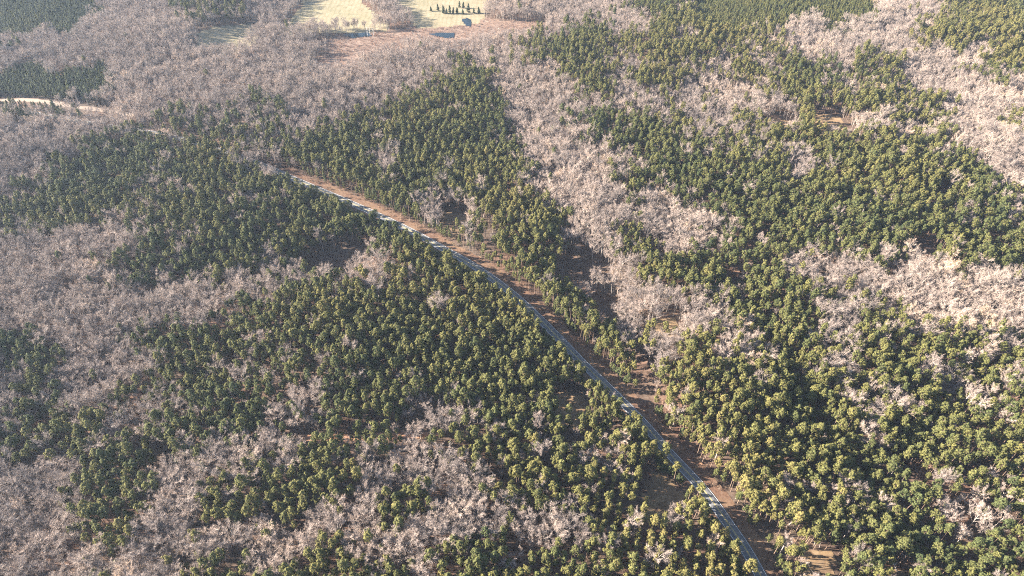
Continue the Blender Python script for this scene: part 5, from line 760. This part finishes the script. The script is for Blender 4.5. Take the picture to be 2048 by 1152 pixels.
rot, scl = pose(hx, hy, .05, .78, 1.22); scl *= (1 - .2 * sstep(560, 760, hy))[:, None]; idx = rng.integers(0, len(BARES), len(hx))
tint = np.clip(.38 + (fnoise(hx / 80, hy / 80, 81) - .5) * .7 + rng.normal(0, .18, len(hx)) + hx * .0003, 0, 1)  # paler towards the right, mostly sunlight put into the bark and twig tint
def d_bare(i):
    t = 'grey' if tint[i] < .32 else 'tan' if tint[i] < .6 else 'pale pinkish'
    s = 'small' if scl[i, 2] < .84 else 'big' if scl[i, 2] > 1.08 else ''
    w = ['domed', 'wide-crowned', 'low', 'broad-crowned', 'spreading', 'upright', 'ragged', 'narrow'][idx[i]]
    return ' '.join(('%s %s %s leafless tree %s' % (s, w, t, where_phrase(hx[i], hy[i]))).split())
keep = individuals('bare_tree', BARES, (M_limb, M_limb, M_twig), ('trunk', 'limbs', 'crown'), hx, hy, rot, scl, idx, tint,
                   'leafless hardwoods nearest the camera', d_bare, 'bare tree')
pc_bare = proto_collection('bare_form', BARES, [M_limb, M_limb, M_twig])
scatter('hardwood_forest', hx[keep], hy[keep], rot[keep], scl[keep], idx[keep], tint[keep], pc_bare, 'leafless winter hardwood forest in greys and pinkish tans', 'forest')

pc_young = proto_collection('young_form', YOUNG, [M_pbark, M_pbark, M_needle])
rot, scl = pose(yx, yy, .02, .85, 1.12)
scatter('young_pine_plantation', yx, yy, rot, scl, rng.integers(0, 4, len(yx)), np.clip(.42 + rng.normal(0, .09, len(yx)) + (fnoise(yx / 70, yy / 70, 75) - .5) * .4 + yx * .00015, 0, 1), pc_young,  # slight rightward yellowing paints front light into the young pines
        'close-planted young pines in even dense blocks', 'plantation')
pc_pole = proto_collection('pole_form', POLES, [M_limb, M_limb, M_twig])
rot, scl = pose(ux, uy, .07, .55, 1.05)
scatter('sapling_understorey', ux, uy, rot, scl, rng.integers(0, 3, len(ux)), np.clip(rng.normal(.5, .2, len(ux)), 0, 1), pc_pole,
        'slim leafless saplings between the bigger trees', 'saplings')
pc_bush = proto_collection('bush_form', BUSH, [M_limb, M_bush])
rot, scl = pose(sx_, sy_, .05, .5, 1.3)
scatter('undergrowth', sx_, sy_, rot, scl, rng.integers(0, 3, len(sx_)), np.clip(rng.normal(.5, .25, len(sx_)), 0, 1), pc_bush,
        'low brown and olive brush on the forest floor', 'undergrowth')
pc_mb = proto_collection('marsh_form', BUSH, [M_limb, M_marshbush])
rot, scl = pose(mx_, my_, .05, .45, 1.0)
scatter('marsh_scrub', mx_, my_, rot, scl, rng.integers(0, 3, len(mx_)), np.clip(rng.normal(.5, .25, len(mx_)), 0, 1), pc_mb,
        'reddish brown low scrub covering the marsh', 'scrub')

# ------------------------------------------------------------------ cedars in the pasture, bleached snags
cdata = [[mesh_from('cedar_' + pn, P[0], P[1], [mt]) for P, pn, mt in zip(sh, ('trunk', 'limbs', 'crown'), (M_pbark, M_pbark, M_cedar))] for sh in CEDARS]
for k, (cx_, cy_, sz) in enumerate(CEDAR_POS):
    e = link('cedar_tree', None); e.location = (cx_, cy_, float(terrain(np.array([cx_]), np.array([cy_]))[0])); e.scale = (sz,) * 3
    e.rotation_euler = (0, 0, k * 1.7)
    tag(e, 'dark cedar in the pasture row, %s counting from the left' % ORD[k], 'cedar', 'cedars along the pasture bank')
    for me, pn in zip(cdata[k % 3], ('trunk', 'limbs', 'crown')):
        o = link(pn, me, e); o['tint'] = (k * .37) % 1
def snag_shape(seed, H, lean):
    g = np.random.default_rng(seed); tv, tf, lv, lf = [], [], [], []
    p = np.array([0, 0, -.5]); pts = [p]
    for k in range(4):
        p = p + np.array([lean[0] * H / 4 + g.normal(0, .15), lean[1] * H / 4 + g.normal(0, .15), H / 4]); pts.append(p)
    for k in range(4): prism(tv, tf, pts[k], pts[k + 1], .34 * (1 - k * .19), .34 * (1 - (k + 1) * .19), 6)
    for k in range(9):
        t = g.uniform(.35, 1) * 3.99; j = int(t); o = pts[j] + (pts[j + 1] - pts[j]) * (t - j); az = g.uniform(0, 6.28)
        L = g.uniform(.8, 2.4) * H / 12
        e = o + np.array([math.cos(az), math.sin(az), g.uniform(.1, .9)]) * L; prism(lv, lf, o, e, .1, .04, 4)
        prism(lv, lf, e, e + np.array([math.cos(az + .6), math.sin(az + .6), .7]) * L * .5, .04, .015, 3)
    return pack(tv, tf), pack(lv, lf)
for k, (sx, sy, H, lx, ly, lab, grp) in enumerate(SNAGS):
    t_, l_ = snag_shape(900 + k, H, (lx, ly))
    e = link('dead_snag', None); e.location = (sx, sy, float(terrain(np.array([sx]), np.array([sy]))[0])); tag(e, lab, 'dead tree', grp)
    for (V, F), pn in ((t_, 'trunk'), (l_, 'limbs')):
        o = link(pn, mesh_from('snag_' + pn, V, F, [M_snag]), e); o['tint'] = .5

# ------------------------------------------------------------------ air
zlo = float(gz.min()) - 1.0; zhi = max(CAM_H + 6, float(gz.max()) + 30)
ex = 7000 * 1.9
V = [(sx * ex, sy * ex, z) for z in (zlo, zhi) for sx, sy in ((-1, -1), (1, -1), (1, 1), (-1, 1))]
F = [(0, 3, 2, 1), (4, 5, 6, 7), (0, 1, 5, 4), (1, 2, 6, 5), (2, 3, 7, 6), (3, 0, 4, 7)]
mh = bpy.data.materials.new('air'); mh.use_nodes = True; nt = mh.node_tree; nt.nodes.clear()
out = nt.nodes.new('ShaderNodeOutputMaterial'); pv = nt.nodes.new('ShaderNodeVolumePrincipled')
pv.inputs['Color'].default_value = (.62, .77, 1.0, 1); pv.inputs['Density'].default_value = HAZE_DENSITY
pv.inputs['Anisotropy'].default_value = .25
nt.links.new(pv.outputs[0], out.inputs['Volume'])
haze = link('haze', mesh_from('haze', V, F, [mh])); tag(haze, 'thin bluish winter haze over the whole forest', 'haze', kind='stuff')
